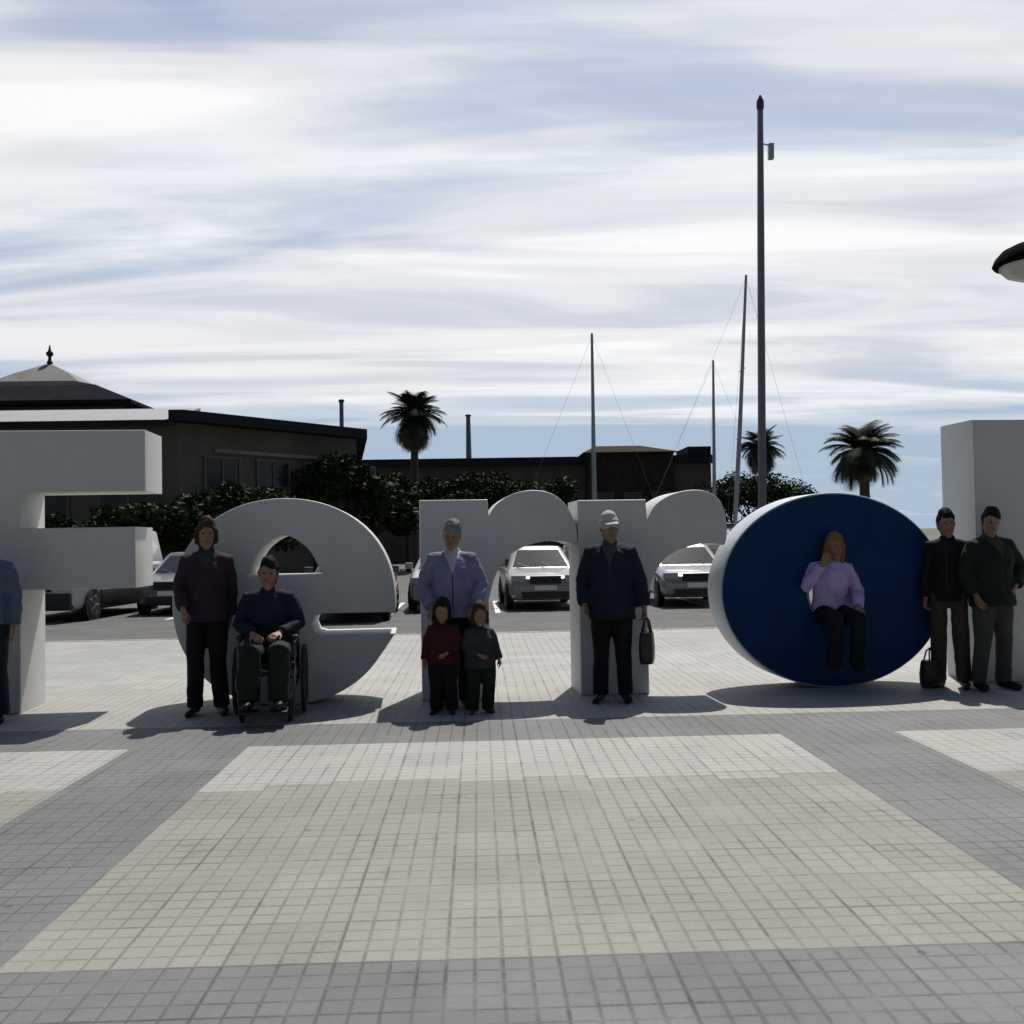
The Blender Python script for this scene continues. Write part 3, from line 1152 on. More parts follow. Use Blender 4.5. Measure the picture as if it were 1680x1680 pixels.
# seated in the opening of the o
SEAT_Z = HC[1] - 0.292
oseat = ROW_P + ROW_DIR * (HC[0] - .025) + ROW_N * (-.02)
sit5 = stand_pose(pelvis=(0, .03, .105), waist=(0, .015, .25), chest=(0, -.035, .43), neck=(0, -.07, .60), head=(.015, -.115, .752),
                  shoulder_r=(-.165, -.05, .555), shoulder_l=(.165, -.05, .54), elbow_r=(-.275, -.10, .36), elbow_l=(.29, -.02, .30),
                  wrist_r=(-.16, -.20, .58), wrist_l=(.20, -.22, .17), hip_r=(-.085, .01, .085), hip_l=(.085, .01, .085),
                  knee_r=(-.11, -.40, .06), knee_l=(.12, -.40, .06), ankle_r=(-.12, -.36, -.36), ankle_l=(.10, -.37, -.36), toe_r=(-.14, -.53, -.42), toe_l=(.11, -.54, -.42))
person('blond person in lilac top sitting in the opening of the blue o', oseat, R(3.5), 1.68, sit5, C_lilac, C_black, M_shoe, H_blond, 'long',
       seed=15, group=PG, z=SEAT_Z, palms={'r': V((.5, .6, .2)), 'l': V((0, .3, -1))}, top_fat=.02, top_name='sweater', head_rot=(R(2), 0, R(4)), collar=False, zip_line=False)

# between the o and the l
A6 = spot(1557, .22)
person('slim person in black jacket and brown trousers standing between the o and the l', A6, R(-30), 1.70,
       stand_pose(shoulder_r=(-.15, .01, 1.395), shoulder_l=(.15, .01, 1.395), elbow_r=(-.20, .03, 1.12), wrist_r=(-.21, -.02, .87)),
       C_black, C_brown, M_shoe, H_dark, 'short', hem=.84, build=.80, seed=17, group=PG, head_rot=(0, R(-4), R(20)), curls=(.8, .35))
bag('small black bag standing on the ground beside the brown trousers', spot(1527, .18), R(20), (.26, .13, .26), M_leather, .004)
A7 = spot(1628, .42)
person('person in dark green jacket and olive trousers standing before the l', A7, R(8), 1.70,
       stand_pose(elbow_l=(.34, .06, 1.16), wrist_l=(.20, -.08, 1.0), elbow_r=(-.26, .03, 1.12), wrist_r=(-.24, -.10, .92), ankle_r=(-.15, .03, .085), toe_r=(-.19, -.13, .035), knee_r=(-.12, -.02, .49)),
       C_green, C_olive, M_shoe, H_dark, 'short', hem=.80, top_fat=.04, build=1.1, seed=19, group=PG, inner=C_brown, head_rot=(R(4), R(6), R(-16)), palms={'l': V((-.6, .6, 0)), 'r': V((.9, .1, 0))})

# ------------------------------------------------------------------ parked vehicles
M_glass = mat('car_glass', (0.012, 0.014, 0.016), 0.06, spec=0.6, var=0.05)
M_tyre = mat('car_tyre', (0.014, 0.014, 0.014), 0.8)
M_rim = mat('alloy_rim', (0.16, 0.165, 0.17), 0.4, metal=0.6)
M_trim = mat('black_trim', (0.015, 0.015, 0.016), 0.55)
M_lens = mat('headlight_lens', (0.30, 0.31, 0.33), 0.3, spec=0.8, var=0.3, scale=25)
M_tail = mat('tail_lens', (0.25, 0.012, 0.01), 0.15)
M_plate = mat('number_plate', (0.72, 0.72, 0.70), 0.5)


def rrect(hw, z0, z1, r, y, n=5, tuck=0.0):
    pts = []
    for cx, cz, a0 in ((hw - r, z1 - r, 0), (-hw + r, z1 - r, 90), (-hw + r, z0 + r, 180), (hw - r, z0 + r, 270)):
        for i in range(n):
            a = R(a0 + 90 * i / (n - 1))
            x = cx + r * math.cos(a)
            zz = cz + r * math.sin(a)
            pts.append(V((x * (1 - tuck * max(0, (z0 + .25 - zz)) / .25), y, zz)))
    return pts


def quad_panel(bm, q, th=.006):
    """Thin plate on four corner points, pushed out along its normal."""
    q = [V(c) for c in q]
    n = (q[1] - q[0]).cross(q[3] - q[0]).normalized()
    lo = [bm.verts.new(c + n * -.004) for c in q]
    hi = [bm.verts.new(c + n * th) for c in q]
    bm.faces.new(hi)
    bm.faces.new(lo[::-1])
    for i in range(4):
        bm.faces.new((lo[i], lo[(i + 1) % 4], hi[(i + 1) % 4], hi[i]))


def vehicle(name, label, cat, loc, rz, paint, spec):
    """Nose points to -y. spec: stations of the lower body and of the cabin."""
    root = empty(name, loc, rz)
    tag(root, label, cat, 'vehicles parked nose-in behind the plaza')
    b_ = bmesh.new()
    st = spec['body']
    fine = []
    for i in range(len(st) - 1):
        q0, q1, q2, q3 = (st[max(0, min(len(st) - 1, i + k))] for k in (-1, 0, 1, 2))
        for j in range(4):
            f = j / 4
            lin = [a_ + (b2 - a_) * f for a_, b2 in zip(q1, q2)]
            cub = [0.5 * (2 * b1 + (b2 - b0) * f + (2 * b0 - 5 * b1 + 4 * b2 - b3) * f * f + (3 * b1 - b0 - 3 * b2 + b3) * f ** 3) for b0, b1, b2, b3 in zip(q0, q1, q2, q3)]
            fine.append([lin[0]] + [(lin[k] + cub[k]) / 2 for k in (1, 2, 3)] + [lin[4]])
    fine.append(list(st[-1]))
    loft(b_, [rrect(hw, zb_, zt_, rr_, y, 8, .06) for y, hw, zb_, zt_, rr_ in fine])
    finish(b_, 'body', paint, root, smooth=True, angle=50)
    # cabin: lower ring and roof ring
    (yf, yr, hw, zb_), (yf2, yr2, hw2, zt_) = spec['cabin']

    def ring(yf, yr, hw, z_, r_, n=5):
        out = []
        for cx, cy, a0 in ((hw - r_, yr - r_, 0), (-hw + r_, yr - r_, 90), (-hw + r_, yf + r_, 180), (hw - r_, yf + r_, 270)):
            for i in range(n):
                a = R(a0 + 90 * i / (n - 1))
                out.append(V((cx + r_ * math.cos(a), cy + r_ * math.sin(a), z_)))
        return out

    b_ = bmesh.new()
    dz = zt_ - zb_
    loft(b_, [ring(yf, yr, hw, zb_ - .04, .10), ring(yf, yr, hw, zb_, .10), ring(yf2, yr2, hw2, zt_ - .05, .12),
              ring(yf2 + .04, yr2 - .04, hw2 - .04, zt_ - .015, .14), ring(yf2 + .14, yr2 - .14, hw2 - .14, zt_, .14)])
    finish(b_, 'roof', paint, root, smooth=True, angle=50)

    def lerp(a, b, f):
        return a + (b - a) * f

    def side(s, y0f, y1f, f0=.10, f1=.80):
        def P(yfrac, f):
            return V((s * (lerp(hw, hw2, f * dz / (dz - .05)) + .002), lerp(lerp(yf, yf2, f), lerp(yr, yr2, f), yfrac), lerp(zb_, zt_ - .05, f)))
        q = [P(y0f, f0), P(y1f, f0), P(y1f, f1), P(y0f, f1)]
        return q if s > 0 else q[::-1]

    def front(f0, f1, inset, y0, y1, sgn):
        def P(u, f):
            h_ = lerp(hw, hw2, f) - inset
            return V((u * h_, lerp(y0, y1, f) + sgn * .003, lerp(zb_, zt_ - .05, f)))
        q = [P(-1, f0), P(1, f0), P(1, f1), P(-1, f1)]
        return q if sgn < 0 else q[::-1]

    b_ = bmesh.new()
    quad_panel(b_, front(.06, .90, .11, yf, yf2, -1))
    finish(b_, 'windscreen', M_glass, root)
    if spec.get('rear_glass', True):
        b_ = bmesh.new()
        quad_panel(b_, front(.30, .86, .13, yr, yr2, 1))
        finish(b_, 'rear_window', M_glass, root)
    for s in (-1, 1):
        for a0, a1 in spec['sides']:
            b_ = bmesh.new()
            quad_panel(b_, side(s, a0, a1))
            finish(b_, 'side_window', M_glass, root)
        # mirror
        b_ = bmesh.new()
        box(b_, (s * (hw + .13), yf + .42, zb_ + .10), (.20, .09, .14))
        finish(b_, 'mirror', paint, root, bevel=.03)
        bh = max(h for y, h, *_ in spec['body'])
        for yy in spec['handles']:
            b_ = bmesh.new()
            box(b_, (s * (bh + .008), yy, zb_ - .14), (.03, .17, .03))
            finish(b_, 'handle', paint, root, bevel=.008)
        for yy in spec['wheels']:
            r_ = spec.get('wr', .315)
            b_ = bmesh.new()
            lathe(b_, [(r_ + .055, 0), (r_ + .055, s * .02)], 28, 'X', (s * (bh - .016), yy, r_))
            finish(b_, 'wheel_arch', M_trim, root)
            b_ = bmesh.new()
            x0_ = s * (bh - .17)
            lathe(b_, [(r_ * .55, 0), (r_ * .93, s * .0), (r_, s * .03), (r_, s * .15), (r_ * .93, s * .178), (r_ * .66, s * .18)], 30, 'X', (x0_, yy, r_))
            wh = finish(b_, 'wheel', M_tyre, root, smooth=True)
            b_ = bmesh.new()
            lathe(b_, [(r_ * .66, s * .182), (r_ * .60, s * .186), (r_ * .58, s * .165)], 26, 'X', (x0_, yy, r_))
            for k_ in range(5):
                a = 2 * math.pi * k_ / 5
                tube(b_, [(x0_ + s * .183, yy, r_), (x0_ + s * .178, yy + r_ * .6 * math.cos(a), r_ + r_ * .6 * math.sin(a))], .028, 6)
            finish(b_, 'rim', M_rim, wh, smooth=True)
        # lights
        y0_ = spec['body'][0][0]
        fz, fh, fx, fw = spec['light']
        b_ = bmesh.new()
        box(b_, (s * fx, y0_ + spec.get('ly', .09), fz), (fw, .16, fh))
        finish(b_, 'headlight', M_lens, root, bevel=.03)
        y1_ = spec['body'][-1][0]
        b_ = bmesh.new()
        box(b_, (s * (bh - .16), y1_ - .06, zb_ - .10), (.16, .12, .34))
        finish(b_, 'tail_light', M_tail, root, bevel=.02)
    y0_ = spec['body'][0][0]
    gz, gh, gw = spec['grille']
    b_ = bmesh.new()
    for i in range(5):
        box(b_, (0, y0_ - .004, gz + (i - 2) * gh / 5), (gw, .05, gh / 5 - .012))
    box(b_, (0, y0_ + .012, gz), (gw, .04, gh))
    finish(b_, 'grille', M_trim, root)
    b_ = bmesh.new()
    box(b_, (0, y0_ + .03, spec['intake']), (gw * 1.55, .12, .14))
    finish(b_, 'air_intake', M_trim, root, bevel=.02)
    b_ = bmesh.new()
    box(b_, (0, y0_ - .035, spec['plate']), (.52, .02, .11))
    finish(b_, 'number_plate', M_plate, root)
    for s in (-.25, .35):
        b_ = bmesh.new()
        tube(b_, [(s, yf - .02, zb_ + .015), (s - .30, yf + .08, zb_ + .12)], .009, 5)
        finish(b_, 'wiper', M_trim, root)
    return root


HATCH = dict(body=[(-2.03, .62, .34, .60, .12), (-1.98, .76, .26, .72, .16), (-1.80, .83, .22, .80, .18), (-1.2, .87, .20, .90, .18), (-.7, .875, .20, .97, .16),
                   (.6, .875, .20, .98, .15), (1.6, .865, .22, .99, .16), (1.93, .82, .26, .98, .18), (2.02, .70, .36, .92, .16)],
             cabin=((-.86, 1.95, .80, .95), (-.10, 1.62, .60, 1.47)), sides=((.16, .46), (.50, .80)), handles=(-.02, .95),
             wheels=(-1.25, 1.28), light=(.73, .16, .62, .34), grille=(.70, .18, .72), intake=.36, plate=.52)
VAN = dict(body=[(-2.55, .66, .38, .80, .14), (-2.50, .86, .28, .98, .18), (-2.2, .95, .24, 1.10, .18), (-1.6, .98, .24, 1.25, .16),
                 (1.0, .985, .24, 1.28, .15), (2.5, .98, .24, 1.28, .15), (2.62, .94, .30, 1.24, .14)],
           cabin=((-1.72, 2.60, .94, 1.22), (-.95, 2.52, .80, 2.05)), sides=((.08, .26),), handles=(-.45, .9), wheels=(-1.75, 1.75), wr=.33,
           light=(.86, .26, .72, .30), grille=(.78, .22, .80), intake=.42, plate=.60, rear_glass=False)


def paint(name, col, metal=0.0):
    return mat(name, col, 0.3, metal=metal, coat=0.6, var=0.03, scale=2, dirt=0.06)


P_white = paint('white_car_paint', (0.36, 0.37, 0.36))
P_silver = paint('silver_car_paint', (0.22, 0.23, 0.24), 0.35)
P_cream = paint('pale_grey_car_paint', (0.24, 0.24, 0.225))
P_vanw = paint('white_van_paint', (0.46, 0.47, 0.48))
for pxc, lab, pt, rz in ((735, 'white hatchback parked behind the stem of the left r', P_white, 0), (882, 'pale grey hatchback seen under the arch of the left r', P_cream, R(2)),
                         (1122, 'silver hatchback parked behind the gap left of the blue o', P_silver, R(-2))):
    q = at(pxc, 960, 25.6)
    vehicle('parked_car', lab, 'car', (q.x, 25.6, GZ), rz, pt, HATCH)
q = at(578, 960, 22.6)
vehicle('parked_car', 'dark hatchback glimpsed through the openings of the e', 'car', (q.x, 22.9, GZ), R(1), paint('dark_car_paint', (0.02, 0.022, 0.026)), HATCH)
q = at(160, 960, 25.0)
van = vehicle('parked_van', 'white panel van with underbody shade built in as black lower sides parked beyond the arms of the F', 'van', (q.x - .35, 25.2, GZ), R(-4), P_vanw, VAN)
for s_ in (-1, 1):  # black boxes along the sides build in the dark shade under the van
    bm = bmesh.new()
    box(bm, (s_ * .975, -.0, .45), (.05, 2.75, .44))
    box(bm, (s_ * .965, 2.32, .45), (.05, .36, .44))
    finish(bm, 'underbody_shade', M_trim, van, bevel=.01)
bm = bmesh.new()
box(bm, (0, -2.49, .46), (1.66, .20, .36))  # black bumper, also carrying the built-in shade across the nose
finish(bm, 'bumper', M_trim, van, bevel=.03)
q = at(318, 960, 26.5)
vehicle('parked_car', 'grey hatchback parked beyond the gap between F and e', 'car', (q.x, 26.4, GZ), 0, paint('grey_car_paint', (0.13, 0.135, 0.14), .3), HATCH)

# ------------------------------------------------------------------ buildings
M_wall_l = mat('brown_stone_wall', (0.105, 0.094, 0.074), 0.85, var=0.25, scale=0.8, bump=0.4, bscale=8, dirt=0.4)
M_wall_r = mat('dark_brown_wall', (0.095, 0.080, 0.062), 0.85, var=0.25, scale=0.6, bump=0.3, bscale=6, dirt=0.4)
M_slate = mat('slate_roof', (0.022, 0.024, 0.031), 0.95, spec=0.05, var=0.25, scale=2, bump=0.5, bscale=14)
M_roofdark = mat('dark_roof_edge', (0.026, 0.030, 0.030), 0.9, spec=0.1, var=0.2, scale=1)
M_fascia = mat('pale_fascia', (0.26, 0.265, 0.275), 0.6, var=0.1, scale=1, dirt=0.3)
M_bglass = mat('building_glass', (0.02, 0.024, 0.028), 0.12, spec=0.6)
M_frame = mat('window_frame_paint', (0.09, 0.085, 0.075), 0.5)
M_tile = mat('brown_tile_roof', (0.045, 0.034, 0.027), 0.95, var=0.3, scale=3, bump=0.5, bscale=10, spec=0.05)
M_conc = mat('grey_concrete', (0.20, 0.195, 0.18), 0.85, var=0.2, scale=1.2, dirt=0.35)


def wall_window(parent, p0, p1, a, b, z0, z1, mull=2, glass=None):
    """Window on the wall from p0 to p1 (outside to the right of p0->p1 when seen from the camera side)."""
    p0, p1 = V((*p0, 0)), V((*p1, 0))
    d = (p1 - p0).normalized()
    n = V((d.y, -d.x, 0))
    rot = Matrix((d, -n, V((0, 0, 1)))).transposed()
    c = p0 + d * ((a + b) / 2)
    bm_ = bmesh.new()
    box(bm_, c + n * .01 + V((0, 0, (z0 + z1) / 2)), (b - a, .06, z1 - z0), rot=rot)
    wdw = finish(bm_, 'window', glass or M_bglass, parent)
    bm_ = bmesh.new()
    t_ = .09
    for zz in (z0 - t_ / 2 + .02, z1 + t_ / 2 - .02):
        box(bm_, c + n * .035 + V((0, 0, zz)), (b - a + t_ * 2, .11, t_), rot=rot)
    for i in range(mull + 1):
        u = a + (b - a) * i / mull
        box(bm_, p0 + d * u + n * .032 + V((0, 0, (z0 + z1) / 2)), (t_, .10, z1 - z0), rot=rot)
    finish(bm_, 'frame', M_frame, wdw)
    return wdw


# long low hall on the left
cor = at(292, 700, 40.0)
zE = at(292, 693, 40.0).z
far = at(585, 760, 47.5)
hx0 = cor.x - 22
hall = empty('market_hall', (0, 0, 0))
tag(hall, 'long low dark building with pale roof edge behind the letter F', 'building')
foot = [(hx0, 40.0), (cor.x, 40.0), (far.x, 47.5), (far.x * 1.33, 60), (hx0, 60)]
bm = bmesh.new()
prism(bm, foot, GZ, zE)
finish(bm, 'wall', M_wall_l, hall)
bm = bmesh.new()
prism(bm, [(hx0 - 1, 44.01), (cor.x - .19, 44.01), (cor.x - .19, 39.4), (cor.x + .4, 39.4), (far.x + .55, 47.1), (far.x * 1.33 + .55, 61), (hx0 - 1, 61)], zE + .004, zE + .42)
finish(bm, 'roof', M_roofdark, hall)
bm = bmesh.new()
box(bm, ((hx0 - 1 + cor.x + .1) / 2, 39.35, zE - .10), (cor.x - hx0 + 1, .09, .20))
finish(bm, 'fascia', M_roofdark, hall)
bm = bmesh.new()
ca, cb_ = hx0 - 1, cor.x - .2
for x in (ca, cb_):
    bm.verts.new((x, 39.25, zE + .03))
    bm.verts.new((x, 44.0, zE + 1.08))
    bm.verts.new((x, 44.0, zE + .43))
    bm.verts.new((x, 39.31, zE + .012))
bm.verts.ensure_lookup_table()
vv = bm.verts
for a_ in range(4):
    b2 = (a_ + 1) % 4
    bm.faces.new((vv[a_], vv[b2], vv[4 + b2], vv[4 + a_]))
bm.faces.new(vv[0:4])
bm.faces.new(vv[4:8])
finish(bm, 'sheet_roof', M_fascia, hall)
for i in range(6):
    wall_window(hall, (hx0, 40), (cor.x, 40), 2.0 + i * 3.4, 4.2 + i * 3.4, 2.0, 3.8)
for i in range(4):
    wall_window(hall, (cor.x, 40), (far.x, 47.5), 1.2 + i * 2.6, 2.9 + i * 2.6, 3.6, 5.0)
bm = bmesh.new()
box(bm, ((cor.x + far.x) / 2 + .05, 43.72, zE - 1.0), (6.3, .10, .16), rz=math.atan2(7.5, far.x - cor.x))
finish(bm, 'ledge', M_conc, hall, bevel=.01)

# slate-roofed pavilion behind it, with a pale cap and finial
pv = at(82, 660, 72)
pav = empty('pavilion', (pv.x, 66, 0))
tag(pav, 'dark slate hipped roof pavilion with finial behind the hall', 'building')
zb1 = at(82, 663, 66).z
zt1 = at(82, 630, 69).z
zt2 = at(82, 600, 72).z
hw1 = abs(at(215, 660, 65).x - pv.x)
bm = bmesh.new()
box(bm, (0, 6, zb1 / 2), (hw1 * 1.7, 11, zb1))
finish(bm, 'wall', M_wall_l, pav)
bm = bmesh.new()


def sq(h, d, z_):
    return [V((-h, 6 - d, z_)), V((h, 6 - d, z_)), V((h, 6 + d, z_)), V((-h, 6 + d, z_))]


loft(bm, [sq(hw1, 7, zb1 - .1), sq(hw1, 7, zb1 + .12), sq(hw1 * .66, 5.6, zb1 + (zt1 - zb1) * .72), sq(hw1 * .45, 4.9, zt1 - .1)])
finish(bm, 'roof', M_slate, pav)
bm = bmesh.new()
loft(bm, [sq(hw1 * .44, 3.1, zt1 - .097), sq(hw1 * .22, 1.4, zt1 + (zt2 - zt1) * .6), sq(.12, .12, zt2 + .1)])
finish(bm, 'roof_cap', M_conc, pav)
bm = bmesh.new()
lathe(bm, [(.16, 0), (.22, .12), (.12, .25), (.10, .5), (.24, .66), (.24, .8), (.10, .95), (.03, 1.35)], 12, 'Z', (0, 6, zt2 + .1))
finish(bm, 'finial', M_roofdark, pav, smooth=True)

# long dark building in the middle distance
BY = 80.0
b0, b1 = at(606, 760, BY), at(1166, 745, BY)
zR = at(800, 752, BY).z
zR2 = at(1140, 741, BY).z
blk = empty('waterfront_building', (0, 0, 0))
tag(blk, 'long dark flat-roofed building with raised brown roof behind the trees', 'building')
bm = bmesh.new()
prism(bm, [(b0.x - 6, BY), (b1.x, BY), (b1.x, BY + 12), (b0.x - 6, BY + 12)], GZ, zR - .6)
finish(bm, 'wall', M_wall_r, blk)
bm = bmesh.new()
prism(bm, [(b0.x - 6.5, BY - .5), (b1.x + .25, BY - .5), (b1.x + .25, BY + 12.5), (b0.x - 6.5, BY + 12.5)], zR - .596, zR)
finish(bm, 'roof', M_roofdark, blk)
c0, c1 = at(962, 740, BY - .8), at(1104, 740, BY - .8)
zq = at(1030, 727, BY - .8).z
bm = bmesh.new()
prism(bm, [(c0.x, BY - .9), (c1.x, BY - .9), (c1.x, BY + 6), (c0.x, BY + 6)], GZ, zR + .25)
finish(bm, 'porch', M_tile, blk)
bm = bmesh.new()
loft(bm, [[V((c0.x - .3, BY - 1.2, zR + .254)), V((c1.x + .3, BY - 1.2, zR + .254)), V((c1.x + .3, BY + 6.3, zR + .254)), V((c0.x - .3, BY + 6.3, zR + .254))],
          [V((c0.x + 1.0, BY + 1.5, zq)), V((c1.x - 2.2, BY + 1.5, zq)), V((c1.x - 2.2, BY + 3.5, zq)), V((c0.x + 1.0, BY + 3.5, zq))]])
finish(bm, 'hip_roof', M_tile, blk)
e0, e1 = at(1128, 745, BY - .6), at(1166, 745, BY - .6)
bm = bmesh.new()
prism(bm, [(e0.x, BY - .7), (e1.x, BY - .7), (e1.x, BY + 4), (e0.x, BY + 4)], zR + .003, zR2 + .35)
finish(bm, 'parapet', M_roofdark, blk)
for i in range(9):
    wall_window(blk, (b0.x - 6, BY), (c0.x, BY), 1.5 + i * 2.6, 3.1 + i * 2.6, 3.4, 5.2)
for i in range(3):
    wall_window(blk, (c0.x, BY - .9), (c1.x, BY - .9), .7 + i * 2.2, 2.0 + i * 2.2, 3.2, 5.0)
for i in range(2):
    wall_window(blk, (c1.x, BY), (b1.x, BY), .5 + i * 1.4, 1.3 + i * 1.4, 3.4, 5.2)

# ------------------------------------------------------------------ trees
L_dark = leafmat('dark_leaf', (0.014, 0.027, 0.011), (0.034, 0.058, 0.020))
L_mid = leafmat('mid_leaf', (0.020, 0.032, 0.014), (0.060, 0.080, 0.032))
L_palm = leafmat('palm_leaf', (0.022, 0.032, 0.016), (0.070, 0.082, 0.040))
L_dry = leafmat('dry_palm_leaf', (0.10, 0.085, 0.055), (0.20, 0.17, 0.11))
M_bark = mat('bark', (0.060, 0.048, 0.036), 0.9, var=0.3, scale=6, bump=0.6, bscale=20)
M_palmbark = mat('palm_bark', (0.085, 0.068, 0.050), 0.9, var=0.3, scale=8, bump=0.8, bscale=12)


def leaf_mesh(clumps, n, size, rng, up_bias=0.3):
    vs_, fs_ = [], []
    wts = [c[1] ** 2 * c[2] for c in clumps]
    for _ in range(n):
        c, rr, rz_ = rng.choices(clumps, wts)[0]
        a = rng.uniform(0, 2 * math.pi)
        cz = rng.uniform(-1, 1)
        rad = rng.random() ** (1 / 2.2)
        st = math.sqrt(1 - cz * cz)
        q = V(c) + V((rr * rad * st * math.cos(a), rr * rad * st * math.sin(a), rz_ * rad * cz))
        u = V((rng.gauss(0, 1), rng.gauss(0, 1), rng.gauss(0, .7))).normalized()
        v_ = u.cross(V((rng.gauss(0, 1), rng.gauss(0, 1), rng.gauss(up_bias, 1)))).normalized()
        s = size * rng.uniform(.6, 1.35)
        k = len(vs_)
        vs_ += [q - u * s, q + v_ * s * .45 - u * s * .1, q + u * s, q - v_ * s * .45 + u * s * .1]
        fs_.append((k, k + 1, k + 2, k + 3))
    me_ = bpy.data.meshes.new('crown')
    me_.from_pydata(vs_, [], fs_)
    return me_


def tree(label, x, y, h, wdt, seed, leaf, n=5200, size=.17, trunk_h=.28, group='dark trees before the buildings'):
    rng = random.Random(seed)
    root = empty('broadleaf_tree', (x, y, GZ))
    tag(root, label, 'tree', group)
    clumps = []
    ctr = V((0, 0, h * .60))
    for i in range(rng.randint(13, 17)):
        a = rng.uniform(0, 6.28)
        e = rng.uniform(-.7, 1.0)
        rr = rng.uniform(.45, .85)
        q = ctr + V((math.cos(a) * wdt * .5 * rr * math.cos(e), math.sin(a) * wdt * .5 * rr * math.cos(e), math.sin(e) * h * .34 * rr))
        s = rng.uniform(.13, .24) * wdt
        clumps.append((q, s, s * rng.uniform(.6, .9)))
    me_ = leaf_mesh(clumps, n, size, rng)
    me_.materials.append(leaf)
    link('crown', me_, root)
    b_ = bmesh.new()
    r0_ = .035 * h * .6
    tp = V((rng.uniform(-.2, .2), rng.uniform(-.2, .2), h * .42))
    chain(b_, [(0, 0, 0), (tp.x * .4, tp.y * .4, h * trunk_h * .6), tp], [r0_ * 1.25, r0_, r0_ * .7], None, 10)
    for c, s, _ in clumps[:8]:
        chain(b_, [tp * .85, tp * .5 + c * .5, c], [r0_ * .5, r0_ * .32, r0_ * .12], None, 7)
    finish(b_, 'trunk', M_bark, root, smooth=True)
    return root


TL = [
    (520, 752, 45.5, 'broad dark tree at the end of the long hall'),
    (566, 726, 46.5, 'taller dark tree hiding the far end of the long hall'),
    (618, 768, 52, 'dark tree just left of the tall shaggy palm'),
    (668, 772, 56, 'dark tree below the tall shaggy palm'),
    (722, 768, 58, 'dark tree just right of the tall shaggy palm'),
    (778, 762, 60, 'dark tree below the thin pole in the middle distance'),
    (836, 770, 60, 'dark tree above the arch of the left r'),
    (892, 772, 61, 'dark tree left of the raised brown roof'),
]
for i, (px, py, Y, lab) in enumerate(TL):
    q = at(px, py, Y)
    tree(lab, q.x, Y, (q.z - GZ) / .96, (q.z) * (.72 + .06 * (i % 3)), 40 + i, L_dark if i % 3 else L_mid)
for i, (px, py, Y, lab) in enumerate([(128, 838, 33, 'low dark tree seen between the arms of the F'), (205, 818, 34, 'greener low tree seen between the arms of the F'),
                                      (285, 800, 35.5, 'low dark tree behind the gap between F and e'), (420, 790, 39.5, 'low tree behind the top of the e'),
                                      (1196, 772, 70, 'small dark tree left of the tall pole'), (1232, 764, 71, 'small dark tree right behind the tall pole'), (1284, 776, 70, 'small round tree between the tall pole and the blue o')]):
    q = at(px, py, Y)
    tree(lab, q.x, Y, (q.z - GZ) / .96, q.z * .95, 90 + i, L_mid if i == 1 else L_dark, 4000, .14, .2, 'low trees behind the parked cars')


def palm(label, x, y, top, crown_r, seed, dry=.25, tr=.22):
    rng = random.Random(seed)
    root = empty('palm_tree', (x, y, GZ))
    tag(root, label, 'palm', 'palms on the waterfront')
    zc_ = top - crown_r * .55
    b_ = bmesh.new()
    pts, rad = [], []
    for i in range(13):
        f = i / 12
        pts.append((.10 * math.sin(f * 2.2), .05 * f, f * (zc_ - GZ)))
        rad.append(tr * (1.25 - .4 * f) * (1.0 + .06 * (i % 2)) if f < .85 else tr * 1.35)
    chain(b_, pts, rad, None, 12)
    finish(b_, 'trunk', M_palmbark, root, smooth=True)
    for nm, cnt, mt, e0, e1 in (('crown', 92, L_palm, -38, 84), ('dry_fronds', int(50 * dry), L_dry, -72, -35)):
        vs_, fs_ = [], []
        for k in range(cnt):
            az = rng.uniform(0, 6.283)
            el = R(rng.uniform(e0, e1))
            ln = crown_r * rng.uniform(.75, 1.25)
            cur = V((pts[-1][0], pts[-1][1], zc_ - GZ))
            hd = V((math.cos(az), math.sin(az), 0))
            sd = V((-hd.y, hd.x, 0))
            segs = 12
            for s in range(segs):
                f = s / segs
                d = hd * math.cos(el) + V((0, 0, math.sin(el)))
                nxt = cur + d * (ln / segs)
                el = max(R(-88), el - R(rng.uniform(4, 12)) * (.4 + f))
                nn = sd.cross(d).normalized()
                wl = ln * .36 * math.sin(math.pi * min(1, .12 + f * .9)) + .04
                for sg in (-1, 1):
                    for q_ in (0, .5):
                        o_ = cur + (nxt - cur) * q_
                        tipp = o_ + sd * sg * wl * .8 + d * wl * .7 - nn * wl * .10 - V((0, 0, wl * .35))
                        kk = len(vs_)
                        wd_ = d * (ln / segs * .30)
                        vs_ += [o_ - wd_, o_ + wd_, tipp]
                        fs_.append((kk, kk + 1, kk + 2))
                kk = len(vs_)
                wv = sd * (.03 * (1 - f) + .008)
                vs_ += [cur - wv, cur + wv, nxt + wv, nxt - wv]
                fs_.append((kk, kk + 1, kk + 2, kk + 3))
                cur = nxt
        me_ = bpy.data.meshes.new(nm)
        me_.from_pydata(vs_, [], fs_)
        me_.materials.append(mt)
        link(nm, me_, root)
    return root


q = at(676, 652, 64)
palm('tall shaggy palm rising above the dark trees left of centre', q.x, 64, q.z, 2.05, 7, .5, .24)
q = at(1420, 702, 40)
palm('full green palm rising behind the blue o', q.x, 40.5, q.z, 1.55, 12, .1, .2)
q = at(1246, 712, 67)
palm('small ragged palm behind the foot of the tall pole', q.x, 67, q.z, 1.6, 23, .6, .2)

